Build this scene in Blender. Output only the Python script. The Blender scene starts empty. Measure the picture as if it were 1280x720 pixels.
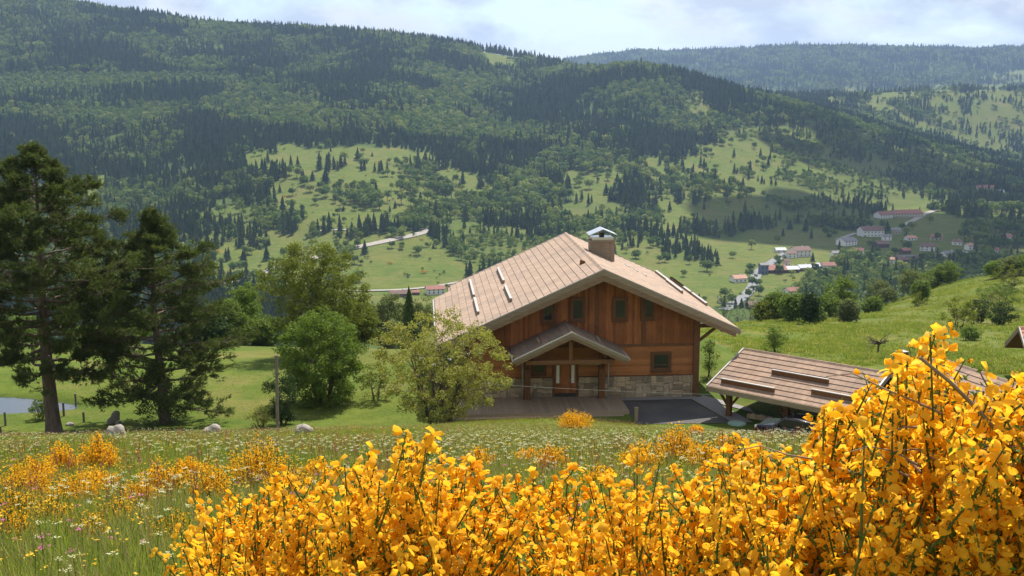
import bpy, bmesh, math, random
import numpy as np
from mathutils import Vector, Matrix

SC = bpy.context.scene
COL = SC.collection
R = math.radians
# ------------------------------------------------------------------ camera, sky, sun, exposure
F_PX = 1372.0                      # focal length in pixels of a 1280 px wide picture
PITCH = math.atan(240.0 / F_PX)    # looking down: the eye-level line lies at row 120
cam_d = bpy.data.cameras.new('camera')
cam_d.sensor_width = 36.0
cam_d.lens = 36.0 * F_PX / 1280.0
cam_d.clip_start = 0.05
cam_d.clip_end = 40000.0
cam = bpy.data.objects.new('camera', cam_d)
COL.objects.link(cam)
cam.location = (0, 0, 0)
cam.rotation_euler = (math.pi / 2 - PITCH, 0, 0)
SC.camera = cam

SUN_EL, SUN_AZ = R(55.0), R(20.0)  # azimuth measured from +Y (view direction) towards +X
world = bpy.data.worlds.new('World')
SC.world = world
world.use_nodes = True
wt = world.node_tree
wt.nodes.clear()
w_out = wt.nodes.new('ShaderNodeOutputWorld')
w_bg = wt.nodes.new('ShaderNodeBackground')
w_sky = wt.nodes.new('ShaderNodeTexSky')
w_sky.sky_type = 'NISHITA'
w_sky.sun_disc = False
w_sky.sun_elevation = SUN_EL
w_sky.sun_rotation = SUN_AZ
w_sky.altitude = 900
w_sky.air_density = 1.0
w_sky.dust_density = 1.5
w_bg.inputs['Strength'].default_value = 0.1
w_tc = wt.nodes.new('ShaderNodeTexCoord')
w_n = wt.nodes.new('ShaderNodeTexNoise')
w_n.inputs['Scale'].default_value = 7.0
w_n.inputs['Detail'].default_value = 8
w_n.inputs['Roughness'].default_value = 0.56
w_n.inputs['Distortion'].default_value = 0.4
w_map = wt.nodes.new('ShaderNodeMapping'); w_map.inputs['Scale'].default_value = (1.0, 1.0, 2.2); w_map.inputs['Location'].default_value = (3.7, 1.2, 0.4)
wt.links.new(w_tc.outputs['Generated'], w_map.inputs[0])
wt.links.new(w_map.outputs[0], w_n.inputs['Vector'])
w_r = wt.nodes.new('ShaderNodeValToRGB')      # cover of cloud
w_r.color_ramp.elements[0].position = 0.40
w_r.color_ramp.elements[1].position = 0.56
wt.links.new(w_n.outputs[0], w_r.inputs[0])
w_n2 = wt.nodes.new('ShaderNodeTexNoise')     # brighter and greyer cloud
w_n2.inputs['Scale'].default_value = 9.0
w_n2.inputs['Detail'].default_value = 7
w_n2.inputs['Roughness'].default_value = 0.6
wt.links.new(w_map.outputs[0], w_n2.inputs['Vector'])
w_r2 = wt.nodes.new('ShaderNodeValToRGB')
w_r2.color_ramp.elements[0].position = 0.43
w_r2.color_ramp.elements[0].color = (4.2, 4.55, 5.15, 1)
w_r2.color_ramp.elements[1].position = 0.555
w_r2.color_ramp.elements[1].color = (6.4, 6.35, 6.3, 1)
wt.links.new(w_n2.outputs[0], w_r2.inputs[0])
w_mix = wt.nodes.new('ShaderNodeMix'); w_mix.data_type = 'RGBA'
wt.links.new(w_r.outputs[0], w_mix.inputs[0])
wt.links.new(w_sky.outputs[0], w_mix.inputs[6])
wt.links.new(w_r2.outputs[0], w_mix.inputs[7])
wt.links.new(w_mix.outputs[2], w_bg.inputs['Color'])
wt.links.new(w_bg.outputs[0], w_out.inputs['Surface'])

sun_d = bpy.data.lights.new('sun', 'SUN')
sun_d.energy = 4.6
sun_d.angle = R(0.53)
sun_d.color = (1.0, 0.955, 0.88)
sun = bpy.data.objects.new('sun', sun_d)
COL.objects.link(sun)
SUN_DIR = Vector((math.sin(SUN_AZ) * math.cos(SUN_EL), math.cos(SUN_AZ) * math.cos(SUN_EL), math.sin(SUN_EL)))
sun.rotation_euler = SUN_DIR.to_track_quat('Z', 'Y').to_euler()

SC.view_settings.view_transform = 'Standard'
SC.view_settings.look = 'None'
SC.view_settings.exposure = 0.72
SC.view_settings.gamma = 1.0
SC.view_settings.use_curve_mapping = False
SC.cycles.use_denoising = True
SC.cycles.max_bounces = 10
SC.cycles.diffuse_bounces = 6
SC.cycles.glossy_bounces = 2
SC.cycles.transmission_bounces = 4
SC.cycles.volume_bounces = 0
SC.cycles.transparent_max_bounces = 8
SC.cycles.caustics_reflective = False
SC.cycles.caustics_refractive = False

# ------------------------------------------------------------------ helpers
CP, SP = math.cos(PITCH), math.sin(PITCH)
def ray(px, py):
    """direction through a picture point, scaled so that y = 1"""
    u = (360.0 - py) / F_PX; r = (px - 640.0) / F_PX
    y = CP + u * SP; z = -SP + u * CP
    return r / y, z / y
def at(px, py, y):
    a, b = ray(px, py)
    return Vector((a * y, y, b * y))
def ratio(row):
    u = (360.0 - row) / F_PX
    return (-SP + u * CP) / (CP + u * SP)
def project(P):
    P = np.atleast_2d(np.asarray(P, float))
    d = P[:, 1] * CP - P[:, 2] * SP
    up = P[:, 1] * SP + P[:, 2] * CP
    d = np.maximum(d, 1e-3)
    return 640 + F_PX * P[:, 0] / d, 360 - F_PX * up / d

def tag(o, label=None, cat=None, group=None, kind=None):
    if label: o['label'] = label
    if cat: o['category'] = cat
    if group: o['group'] = group
    if kind: o['kind'] = kind
    return o
def empty(name, loc=(0, 0, 0), rz=0.0, label=None, cat=None, group=None):
    o = bpy.data.objects.new(name, None)
    o.empty_display_size = 0.3
    COL.objects.link(o)
    o.location = loc
    o.rotation_euler = (0, 0, rz)
    return tag(o, label, cat, group)
def link(name, me, mat=None, parent=None, loc=None, rot=None, scale=None):
    o = bpy.data.objects.new(name, me)
    COL.objects.link(o)
    if mat is not None and not me.materials: me.materials.append(mat)
    if parent is not None: o.parent = parent
    if loc is not None: o.location = loc
    if rot is not None: o.rotation_euler = rot
    if scale is not None: o.scale = scale if hasattr(scale, '__len__') else (scale,) * 3
    return o
def np_mesh(name, V, faces, mat=None, smooth=False, mats=None, midx=None):
    """V (n,3); faces (m,3) or (m,4) array, or a list of index tuples of mixed length"""
    me = bpy.data.meshes.new(name)
    V = np.ascontiguousarray(V, np.float32)
    if isinstance(faces, np.ndarray):
        k = faces.shape[1]; m = len(faces)
        me.vertices.add(len(V)); me.vertices.foreach_set('co', V.ravel())
        me.loops.add(m * k); me.loops.foreach_set('vertex_index', np.ascontiguousarray(faces, np.int32).ravel())
        me.polygons.add(m)
        me.polygons.foreach_set('loop_start', np.arange(0, m * k, k, dtype=np.int32))
        me.polygons.foreach_set('loop_total', np.full(m, k, np.int32))
    else:
        me.from_pydata([tuple(v) for v in V.tolist()], [], faces)
    if mats:
        for mm in mats: me.materials.append(mm)
    elif mat is not None: me.materials.append(mat)
    if midx is not None: me.polygons.foreach_set('material_index', np.asarray(midx, np.int32))
    me.update(calc_edges=True)
    if smooth: me.polygons.foreach_set('use_smooth', np.ones(len(me.polygons), bool))
    else: me.polygons.foreach_set('use_smooth', np.zeros(len(me.polygons), bool))
    me.validate()
    return me

class MB:
    """collects boxes, bars, prisms and tubes into one mesh"""
    def __init__(s): s.v = []; s.f = []
    def add(s, V, Fc):
        n = len(s.v); s.v += [tuple(p) for p in V]; s.f += [tuple(i + n for i in f) for f in Fc]; return s
    def box(s, x0, x1, y0, y1, z0, z1):
        V = [(x, y, z) for z in (z0, z1) for y in (y0, y1) for x in (x0, x1)]
        return s.add(V, [(0, 2, 3, 1), (4, 5, 7, 6), (0, 1, 5, 4), (2, 6, 7, 3), (0, 4, 6, 2), (1, 3, 7, 5)])
    def hexa(s, V):      # 8 points: bottom ring 0-3, top ring 4-7
        return s.add(V, [(3, 2, 1, 0), (4, 5, 6, 7), (0, 1, 5, 4), (1, 2, 6, 5), (2, 3, 7, 6), (3, 0, 4, 7)])
    def bar(s, a, b, w, h, up=(0, 0, 1)):
        a = Vector(a); b = Vector(b); d = (b - a).normalized(); u = Vector(up)
        sd = d.cross(u)
        if sd.length < 1e-4: sd = d.cross(Vector((0, 1, 0)))
        sd.normalize(); u = sd.cross(d).normalized()
        sd *= w / 2; u *= h / 2
        return s.hexa([a - sd - u, a + sd - u, b + sd - u, b - sd - u, a - sd + u, a + sd + u, b + sd + u, b - sd + u])
    def prism(s, poly, axis, t0, t1):
        """poly of 2-D points extruded along axis ('x','y','z') from t0 to t1"""
        n = len(poly)
        def P(p, t):
            return {'x': (t, p[0], p[1]), 'y': (p[0], t, p[1]), 'z': (p[0], p[1], t)}[axis]
        V = [P(p, t0) for p in poly] + [P(p, t1) for p in poly]
        return s.add(V, [tuple(range(n))[::-1], tuple(range(n, 2 * n))] + [(i, (i + 1) % n, n + (i + 1) % n, n + i) for i in range(n)])
    def tube(s, pts, rad, n=8):
        V, Fc = tube_np([np.asarray(p, float) for p in pts], rad, n)
        return s.add(V.tolist(), [tuple(f) for f in Fc.tolist()] + [tuple(range(n))[::-1], tuple(range(len(V) - n, len(V)))])
    def build(s, name, mat, parent=None, smooth=False, bevel=0, fix=True):
        me = bpy.data.meshes.new(name)
        me.from_pydata(s.v, [], s.f)
        if fix:
            bm = bmesh.new(); bm.from_mesh(me)
            bmesh.ops.recalc_face_normals(bm, faces=bm.faces)
            if bevel: bmesh.ops.bevel(bm, geom=list(bm.edges), offset=bevel, segments=1, affect='EDGES', clamp_overlap=True)
            bm.to_mesh(me); bm.free()
        if smooth: me.polygons.foreach_set('use_smooth', np.ones(len(me.polygons), bool))
        return link(name, me, mat, parent)
def tube_np(pts, rad, n=8):
    pts = np.asarray(pts, float); m = len(pts)
    rad = np.broadcast_to(np.asarray(rad, float), (m,))
    tan = np.gradient(pts, axis=0); tan /= np.linalg.norm(tan, axis=1)[:, None] + 1e-9
    ref = np.array([0, 0, 1.0]) if abs(tan[0, 2]) < 0.9 else np.array([1.0, 0, 0])
    a = np.cross(tan, ref); a /= np.linalg.norm(a, axis=1)[:, None] + 1e-9
    b = np.cross(tan, a)
    th = np.arange(n) * 2 * np.pi / n
    V = pts[:, None, :] + rad[:, None, None] * (np.cos(th)[None, :, None] * a[:, None, :] + np.sin(th)[None, :, None] * b[:, None, :])
    i = np.arange(m - 1)[:, None] * n; j = np.arange(n)[None, :]; k = (j + 1) % n
    Fc = np.stack([i + j, i + k, i + n + k, i + n + j], -1).reshape(-1, 4)
    return V.reshape(-1, 3), Fc
def join_np(parts):
    V, Fc, n = [], [], 0
    for v, f in parts:
        V.append(v); Fc.append(f + n); n += len(v)
    return np.concatenate(V), np.concatenate(Fc)
def copy_tree(o, parent=None):
    c = o.copy(); COL.objects.link(c); c.parent = parent
    for ch in o.children: copy_tree(ch, c)
    return c

# ------------------------------------------------------------------ value noise (numpy)
def _hash(ix, iy, seed):
    h = (ix.astype(np.int64) * 374761393 + iy.astype(np.int64) * 668265263 + seed * 144665) & 0x7fffffff
    h = ((h ^ (h >> 13)) * 1274126177) & 0x7fffffff
    return ((h ^ (h >> 16)) & 0xffff) / 65535.0
def vnoise(x, y, seed=0):
    ix = np.floor(x); iy = np.floor(y); fx = x - ix; fy = y - iy
    fx = fx * fx * (3 - 2 * fx); fy = fy * fy * (3 - 2 * fy)
    a = _hash(ix, iy, seed); b = _hash(ix + 1, iy, seed); c = _hash(ix, iy + 1, seed); d = _hash(ix + 1, iy + 1, seed)
    return (a * (1 - fx) + b * fx) * (1 - fy) + (c * (1 - fx) + d * fx) * fy
def fbm(x, y, seed=0, octv=4):
    x = np.asarray(x, float); y = np.asarray(y, float)
    s = 0; a = 0.5; t = 0
    for k in range(octv):
        s = s + a * vnoise(x, y, seed + k); t += a; a *= 0.5; x = x * 2.03 + 17.3; y = y * 2.03 - 9.1
    return s / t - 0.5

# ------------------------------------------------------------------ materials
def new_mat(name):
    m = bpy.data.materials.new(name); m.use_nodes = True
    nt = m.node_tree; nt.nodes.clear()
    return m, nt, nt.nodes.new('ShaderNodeOutputMaterial')
def rgba(c): return (c[0], c[1], c[2], 1.0)
def nd(nt, typ, **kw):
    n = nt.nodes.new(typ)
    for k, v in kw.items():
        if k in n.inputs.keys(): n.inputs[k].default_value = v
        else: setattr(n, k, v)
    return n
def mixc(nt, fac, a, b, blend='MIX'):
    n = nt.nodes.new('ShaderNodeMix'); n.data_type = 'RGBA'; n.blend_type = blend
    for i, v in ((0, fac), (6, a), (7, b)):
        if hasattr(v, 'is_linked'): nt.links.new(v, n.inputs[i])
        else: n.inputs[i].default_value = v if isinstance(v, (int, float)) else rgba(v)
    return n.outputs[2]
def ramp(nt, src, stops):
    n = nt.nodes.new('ShaderNodeValToRGB')
    cr = n.color_ramp
    while len(cr.elements) < len(stops): cr.elements.new(0.5)
    for e, (p, c) in zip(cr.elements, stops):
        e.position = p; e.color = rgba(c) if hasattr(c, '__len__') else (c, c, c, 1)
    nt.links.new(src, n.inputs[0])
    return n.outputs[0]
def noise(nt, scale, detail=4, rough=0.55, coord='Object', stretch=None):
    tc = nd(nt, 'ShaderNodeTexCoord')
    src = tc.outputs[coord]
    if coord == 'World':
        g = nd(nt, 'ShaderNodeNewGeometry'); src = g.outputs['Position']
    if stretch:
        mp = nd(nt, 'ShaderNodeMapping'); mp.inputs['Scale'].default_value = stretch
        nt.links.new(src, mp.inputs[0]); src = mp.outputs[0]
    n = nd(nt, 'ShaderNodeTexNoise', Scale=scale, Detail=detail, Roughness=rough)
    nt.links.new(src, n.inputs['Vector'])
    return n.outputs[0]
def wpos(nt):
    return nd(nt, 'ShaderNodeNewGeometry').outputs['Position']
def wnoise(nt, scale, detail=4, rough=0.55, stretch=None):
    src = wpos(nt)
    if stretch:
        mp = nd(nt, 'ShaderNodeMapping'); mp.inputs['Scale'].default_value = stretch
        nt.links.new(src, mp.inputs[0]); src = mp.outputs[0]
    n = nd(nt, 'ShaderNodeTexNoise', Scale=scale, Detail=detail, Roughness=rough)
    nt.links.new(src, n.inputs['Vector'])
    return n.outputs[0]
def bump(nt, h, strength, dist):
    b = nd(nt, 'ShaderNodeBump'); b.inputs['Strength'].default_value = strength; b.inputs['Distance'].default_value = dist
    nt.links.new(h, b.inputs['Height']); return b.outputs[0]
def surf_mat(name, c1, c2, scale=8, detail=5, rough=0.85, stretch=None, bmp=0.3, bdist=0.01, per_obj=0.0, per_island=0.0, spec=0.2, c3=None, scale3=1.0, metallic=0.0):
    """mottled surface: two colours mixed by noise, optional third by larger noise, optional variation per piece"""
    m, nt, out = new_mat(name)
    p = nd(nt, 'ShaderNodeBsdfPrincipled', Roughness=rough, Metallic=metallic)
    p.inputs['Specular IOR Level'].default_value = spec
    n = noise(nt, scale, detail, 0.6, 'Object', stretch)
    col = mixc(nt, ramp(nt, n, [(0.32, 0.0), (0.68, 1.0)]), c1, c2)
    if c3 is not None:
        n3 = noise(nt, scale3, 4, 0.6)
        col = mixc(nt, ramp(nt, n3, [(0.45, 0.0), (0.7, 0.8)]), col, c3)
    if per_obj or per_island:
        if per_obj: rnd = nd(nt, 'ShaderNodeObjectInfo').outputs['Random']; amt = per_obj
        else: rnd = nd(nt, 'ShaderNodeNewGeometry').outputs['Random Per Island']; amt = per_island
        v = nd(nt, 'ShaderNodeMapRange'); v.inputs[3].default_value = 1 - amt; v.inputs[4].default_value = 1 + amt
        nt.links.new(rnd, v.inputs[0])
        h = nd(nt, 'ShaderNodeHueSaturation'); nt.links.new(col, h.inputs['Color']); nt.links.new(v.outputs[0], h.inputs['Value'])
        col = h.outputs[0]
    nt.links.new(col, p.inputs['Base Color'])
    if bmp: nt.links.new(bump(nt, n, bmp, bdist), p.inputs['Normal'])
    nt.links.new(p.outputs[0], out.inputs['Surface'])
    return m
def leaf_mat(name, c1, c2, transl=0.4, tint=(1.0, 1.05, 0.5), src='island', c3=None, gloss=0.0):
    """leaf or petal: diffuse plus light let through, colour differing from piece to piece"""
    m, nt, out = new_mat(name)
    if src == 'island': rnd = nd(nt, 'ShaderNodeNewGeometry').outputs['Random Per Island']
    else: rnd = nd(nt, 'ShaderNodeObjectInfo').outputs['Random']
    stops = [(0.0, c1), (0.75, c2)] + ([(1.0, c3)] if c3 is not None else [])
    col = ramp(nt, rnd, stops)
    d = nd(nt, 'ShaderNodeBsdfPrincipled', Roughness=0.6)
    d.inputs['Specular IOR Level'].default_value = 0.12 + gloss
    nt.links.new(col, d.inputs['Base Color'])
    t = nd(nt, 'ShaderNodeBsdfTranslucent')
    tc = mixc(nt, 1.0, col, tint, 'MULTIPLY')
    nt.links.new(tc, t.inputs['Color'])
    mx = nd(nt, 'ShaderNodeMixShader'); mx.inputs[0].default_value = transl
    nt.links.new(d.outputs[0], mx.inputs[1]); nt.links.new(t.outputs[0], mx.inputs[2])
    nt.links.new(mx.outputs[0], out.inputs['Surface'])
    return m
# ------------------------------------------------------------------ terrain height
def pchip(xk, yk, x):
    """monotone cubic through (xk, yk[:, ...]) along axis 0"""
    xk = np.asarray(xk, float); yk = np.asarray(yk, float)
    h = np.diff(xk); d = np.diff(yk, axis=0) / h.reshape((-1,) + (1,) * (yk.ndim - 1))
    m = np.zeros_like(yk)
    m[0] = d[0]; m[-1] = d[-1]
    same = d[:-1] * d[1:] > 0
    m[1:-1] = np.where(same, 2 * d[:-1] * d[1:] / np.where(np.abs(d[:-1] + d[1:]) < 1e-12, 1, d[:-1] + d[1:]), 0)
    i = np.clip(np.searchsorted(xk, x) - 1, 0, len(xk) - 2)
    t = (x - xk[i]) / h[i]
    sh = (-1,) + (1,) * (yk.ndim - 1)
    t = t.reshape(sh); hi = h[i].reshape(sh)
    return ((2 * t**3 - 3 * t**2 + 1) * yk[i] + (t**3 - 2 * t**2 + t) * hi * m[i] + (-2 * t**3 + 3 * t**2) * yk[i + 1] + (t**3 - t**2) * hi * m[i + 1])

DK = [130, 250, 450, 700, 900, 1200, 1500, 1850, 2250, 2700, 3300, 4200, 5200, 6500, 8000, 12000]
TERR = {  # column of the picture : rows at which the ground lies at each of those distances
 -700: [440, 452, 458, 423, 330, 245, 170, 95, 20, -60, -90, -40, 20, 60, 90, 118],
 -200: [440, 452, 458, 423, 335, 252, 185, 112, 40, -35, -20, 40, 80, 100, 108, 118],
 0:    [440, 452, 458, 423, 340, 260, 198, 130, 55, -12, 20, 70, 95, 105, 110, 118],
 150:  [440, 452, 458, 423, 345, 262, 195, 128, 68, 16, 45, 85, 100, 108, 112, 118],
 300:  [440, 452, 458, 423, 349, 256, 187, 134, 80, 37, 60, 95, 105, 110, 112, 118],
 420:  [440, 452, 458, 423, 353, 250, 182, 137, 84, 41, 62, 95, 105, 110, 112, 118],
 540:  [440, 452, 458, 423, 354, 266, 200, 148, 96, 51, 72, 95, 105, 108, 110, 118],
 640:  [440, 455, 460, 423, 354, 280, 215, 158, 108, 68, 84, 95, 100, 98, 105, 118],
 700:  [440, 455, 460, 423, 354, 286, 220, 160, 108, 78, 90, 100, 98, 78, 98, 118],
 780:  [430, 450, 460, 423, 354, 284, 214, 146, 82, 98, 110, 105, 92, 70, 92, 118],
 880:  [425, 448, 460, 425, 356, 290, 226, 160, 104, 116, 124, 112, 95, 70, 92, 118],
 1000: [415, 442, 460, 425, 356, 297, 246, 188, 138, 138, 124, 128, 98, 61, 90, 118],
 1120: [405, 420, 455, 425, 356, 297, 262, 218, 172, 160, 116, 128, 98, 62, 90, 118],
 1220: [395, 400, 450, 425, 356, 297, 262, 235, 198, 190, 115, 128, 98, 60, 90, 118],
 1300: [390, 395, 445, 425, 356, 297, 262, 235, 214, 196, 115, 124, 95, 58, 90, 118],
 1500: [385, 390, 440, 420, 352, 292, 256, 228, 204, 180, 104, 115, 90, 54, 88, 118],
 2000: [385, 390, 440, 420, 350, 290, 250, 220, 195, 170, 95, 110, 85, 50, 86, 118],
}
_cols = sorted(TERR)
_tk = np.array([(c - 640) / F_PX for c in _cols])
_zk = np.array([[ratio(r) * d for r, d in zip(TERR[c], DK)] for c in _cols])     # (cols, depths)
_tf = np.linspace(_tk[0], _tk[-1], 500)
_zf = pchip(_tk, _zk, _tf)
_ker = np.exp(-0.5 * (np.arange(-14, 15) / 6.0) ** 2); _ker /= _ker.sum()
_zf = np.stack([np.convolve(np.pad(_zf[:, k], 14, mode='edge'), _ker, 'valid') for k in range(_zf.shape[1])], 1)
_lf = np.linspace(math.log(DK[0]), math.log(DK[-1]), 700)
_Z = pchip(np.log(DK), _zf.T, _lf)            # (700, 500)
def far_h(x, y):
    y = np.maximum(y, 131.0)
    t = np.clip(x / y, _tf[0], _tf[-1] - 1e-6); l = np.clip(np.log(y), _lf[0], _lf[-1] - 1e-6)
    a = (t - _tf[0]) / (_tf[1] - _tf[0]); b = (l - _lf[0]) / (_lf[1] - _lf[0])
    i = np.clip(a.astype(int), 0, 498); j = np.clip(b.astype(int), 0, 698); fa = a - i; fb = b - j
    z = (_Z[j, i] * (1 - fa) + _Z[j, i + 1] * fa) * (1 - fb) + (_Z[j + 1, i] * (1 - fa) + _Z[j + 1, i + 1] * fa) * fb
    w = np.clip((y - 950) / 600, 0, 1)
    n = fbm(x / 260.0, y / 260.0, 5, 5) * 26 + fbm(x / 620.0, y / 620.0, 9, 3) * 34 * np.clip((y - 1700) / 900, 0, 1)
    big = fbm(x / 900.0 + 3, y / 900.0, 21, 4) * 150 * np.clip((y - 4200) / 1500, 0, 1) * np.clip((7200 - y) / 900, 0, 1)
    return z + n * w * 0.8 + big * 0.7

GZ = -19.5           # level of the chalet's platform
_ctl = [
 # the meadow falling away from the camera
 (0, -30, 6.5), (0, -10, 1.1), (0, 0, -1.75), (0, 10, -4.6), (0, 20, -7.4), (0, 30, -10.1), (0, 40, -12.7), (0, 50, -15.3), (3, 57, -17.3),
 (-20, -10, .8), (20, -10, 1.4), (-12, 10, -4.7), (12, 10, -4.3), (-14, 25, -8.9), (14, 25, -8.3), (-20, 40, -12.9), (17, 40, -13.1), (-26, 52, -16.65), (-14, 55, -17.35), (12, 53, -16.95), (18, 50, -16.35), (13, 57, -18.5), (20, 54, -17.7),
 (-45, 30, -10.4), (40, 30, -9.0), (-60, 0, -2.0), (60, 0, -1.0), (-60, 55, -17.8), (45, 50, -14.0),
 # lawns
 (-33, 60, -19.0), (-26, 62, -19.35), (-17, 63, -19.35), (-10, 63, -19.3), (-9, 69, -19.55), (-17, 72, -19.7), (-38, 68, -19.9), (-30, 78, -20.2), (-20, 84, -20.8), (-10, 84, -20.6),
 (-16, 95, -22.0), (-28, 98, -22.6), (-40, 100, -22.8), (-8, 98, -22.8), (-3, 90, -21.0), (-70, 80, -20.8), (-70, 110, -24.0),
 # platform of the chalet
 (-6, 64.5, GZ), (2, 63.5, GZ), (8, 63.5, GZ), (13, 65, GZ), (14, 72, GZ), (14, 80, GZ), (12, 90, GZ - .3), (4, 92, GZ - .4), (-5, 78, GZ), (5, 76, GZ),
 # the yard and the pasture on the right
 (17, 64, -20.0), (20, 60, -20.0), (25, 57, -19.8), (22, 66, -20.1), (28, 62, -19.7), (33, 56, -18.6), (30, 70, -19.9), (38, 66, -18.9),
 (20, 85, -20.8), (26, 100, -22.8), (35, 80, -20.2), (45, 80, -19.9), (47, 140, -28.7), (35, 150, -31.0), (20, 130, -28.0), (61, 130, -26.6), (94, 230, -38.9), (115, 230, -37.2), (75, 200, -37.0), (60, 180, -35.5), (100, 150, -25.0), (80, 100, -19.5), (150, 220, -34), (140, 120, -18),
 # over the edge
 (-25, 130, -33), (0, 125, -31), (-60, 140, -36), (0, 180, -52), (-60, 200, -58), (20, 200, -56), (50, 240, -60), (90, 310, -66), (125, 320, -63), (180, 330, -60), (-120, 200, -56), (-120, 100, -24),
]
def _fill():
    for px in (-300, 0, 300, 600, 800, 1000, 1200, 1500):
        for d in (420, 520):
            x = (px - 640) / F_PX * d
            _ctl.append((x, d, float(far_h(np.array([x]), np.array([float(d)]))[0])))
_fill()
_C = np.array(_ctl, float)
def _U(r2): return 0.5 * r2 * np.log(np.maximum(r2, 1e-9))
def _tps():
    S = 50.0
    P = _C[:, :2] / S; n = len(P)
    K = _U(((P[:, None] - P[None]) ** 2).sum(-1)) + np.eye(n) * 2e-4
    Q = np.concatenate([np.ones((n, 1)), P], 1)
    A = np.block([[K, Q], [Q.T, np.zeros((3, 3))]])
    w = np.linalg.solve(A, np.concatenate([_C[:, 2], np.zeros(3)]))
    return P, w, S
_P, _w, _S = _tps()
def near_h(x, y):
    sh = x.shape; X = np.stack([x.ravel(), y.ravel()], 1) / _S
    out = np.empty(len(X))
    for i in range(0, len(X), 20000):
        q = X[i:i + 20000]
        out[i:i + 20000] = _U(((q[:, None] - _P[None]) ** 2).sum(-1)) @ _w[:-3] + _w[-3] + q @ _w[-2:]
    return out.reshape(sh)
def sstep(a, b, x):
    t = np.clip((x - a) / (b - a), 0, 1); return t * t * (3 - 2 * t)
def ground(x, y):
    x = np.asarray(x, float); y = np.asarray(y, float)
    r = np.sqrt(x * x + y * y)
    zf = far_h(x, y)
    out = zf.copy()
    k = r < 520
    if k.any():
        xn, yn = np.broadcast_to(x, out.shape)[k], np.broadcast_to(y, out.shape)[k]
        zn = near_h(xn, yn)
        # flat bed under the chalet and the yard, small unevenness elsewhere
        flat = sstep(1.0, 0.0, np.maximum(np.maximum(-6.5 - xn, xn - 14.5) / 3.0, np.maximum(63.6 - yn, yn - 92) / 2.2))
        zn = zn * (1 - flat) + GZ * flat
        zn = zn + (1 - flat) * (fbm(xn / 7.0, yn / 7.0, 31, 4) * 0.35 * sstep(6, 20, yn) + fbm(xn / 30.0, yn / 30.0, 41, 3) * 1.6 * sstep(95, 150, r[k]))
        e = np.sqrt(((xn + 42.0) / 13.2) ** 2 + ((yn - 69.9) / 3.2) ** 2)      # bed of the pond
        zn = zn - sstep(1.15, 0.8, e) * np.maximum(zn + 21.0, 0)
        w = sstep(330, 480, r[k])
        out[k] = zn * (1 - w) + zf[k] * w
    return out
def gz(x, y): return float(ground(np.array([x]), np.array([y]))[0])
def on_ground(px, py, y0=8.0, y1=9000.0):
    """first point of the terrain along the ray through a picture point"""
    a, b = ray(px, py)
    ys = np.exp(np.linspace(math.log(y0), math.log(y1), 900))
    below = b * ys < ground(a * ys, ys)
    i = int(np.argmax(below)) if below.any() else len(ys) - 1
    lo, hi = ys[max(i - 1, 0)], ys[i]
    for _ in range(18):
        m = 0.5 * (lo + hi)
        if b * m < gz(a * m, m): hi = m
        else: lo = m
    return Vector((a * hi, hi, gz(a * hi, hi)))

# ------------------------------------------------------------------ where woods and meadows lie (outlines in picture coordinates)
def inpoly(px, py, poly):
    poly = np.asarray(poly, float); ins = np.zeros(np.shape(px), bool)
    j = len(poly) - 1
    for i in range(len(poly)):
        xi, yi = poly[i]; xj, yj = poly[j]
        c = ((yi > py) != (yj > py)) & (px < (xj - xi) * (py - yi) / (yj - yi + 1e-12) + xi)
        ins ^= c; j = i
    return ins
MEADOWS = {
 'hump': [(296, 192), (345, 182), (470, 187), (535, 196), (590, 216), (632, 236), (600, 252), (560, 250), (540, 268), (495, 272), (470, 282), (430, 300), (380, 292), (345, 262), (318, 228)],
 'field': [(262, 305), (300, 296), (345, 284), (430, 292), (540, 283), (548, 300), (575, 330), (596, 345), (575, 362), (540, 384), (470, 384), (400, 370), (280, 362), (258, 340)],
 'strip': [(105, 208), (126, 212), (136, 262), (112, 264)],
 'glade': [(694, 204), (766, 200), (772, 240), (735, 256), (698, 230)],
 'bank': [(756, 296), (800, 286), (838, 318), (800, 326), (762, 318)],
 'slope': [(786, 198), (860, 188), (950, 172), (985, 190), (965, 226), (945, 262), (905, 292), (850, 300), (812, 268), (790, 236)],
 'lawn': [(770, 318), (830, 324), (885, 332), (925, 348), (940, 372), (880, 385), (770, 350)],
 'cut': [(858, 108), (872, 112), (892, 138), (888, 146), (862, 142)],
 'patch': [(980, 166), (1050, 175), (1046, 212), (990, 215)],
 'sunny': [(1010, 122), (1100, 112), (1300, 108), (1320, 208), (1220, 186), (1150, 160), (1080, 142)],
 'village': [(860, 300), (930, 288), (1010, 276), (1080, 290), (1100, 268), (1150, 255), (1215, 285), (1225, 330), (1150, 342), (1010, 345), (960, 370), (900, 384), (905, 340)],
 'right': [(1205, 238), (1320, 245), (1320, 352), (1240, 338), (1212, 310), (1200, 262)],
 'far': [(1232, 98), (1262, 88), (1320, 84), (1320, 112), (1228, 112)],
 'crest': [(586, 60), (640, 66), (664, 74), (610, 80), (598, 74)],
 'floor': [(430, 366), (620, 352), (640, 420), (430, 420)],
}
OPEN_SLOPES = [[(640, 255), (760, 250), (860, 290), (900, 300), (930, 345), (800, 335), (640, 345)],
 [(890, 165), (1010, 150), (1240, 205), (1230, 250), (1100, 275), (940, 290)],
 [(240, 255), (345, 255), (345, 300), (250, 320)], [(540, 250), (640, 245), (720, 300), (700, 345), (600, 345), (560, 300)]]
def open_of(px, py):
    out = np.zeros(np.shape(px), int)
    for k, p in enumerate(OPEN_SLOPES): out[inpoly(px, py, p)] = k + 1
    return out
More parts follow.
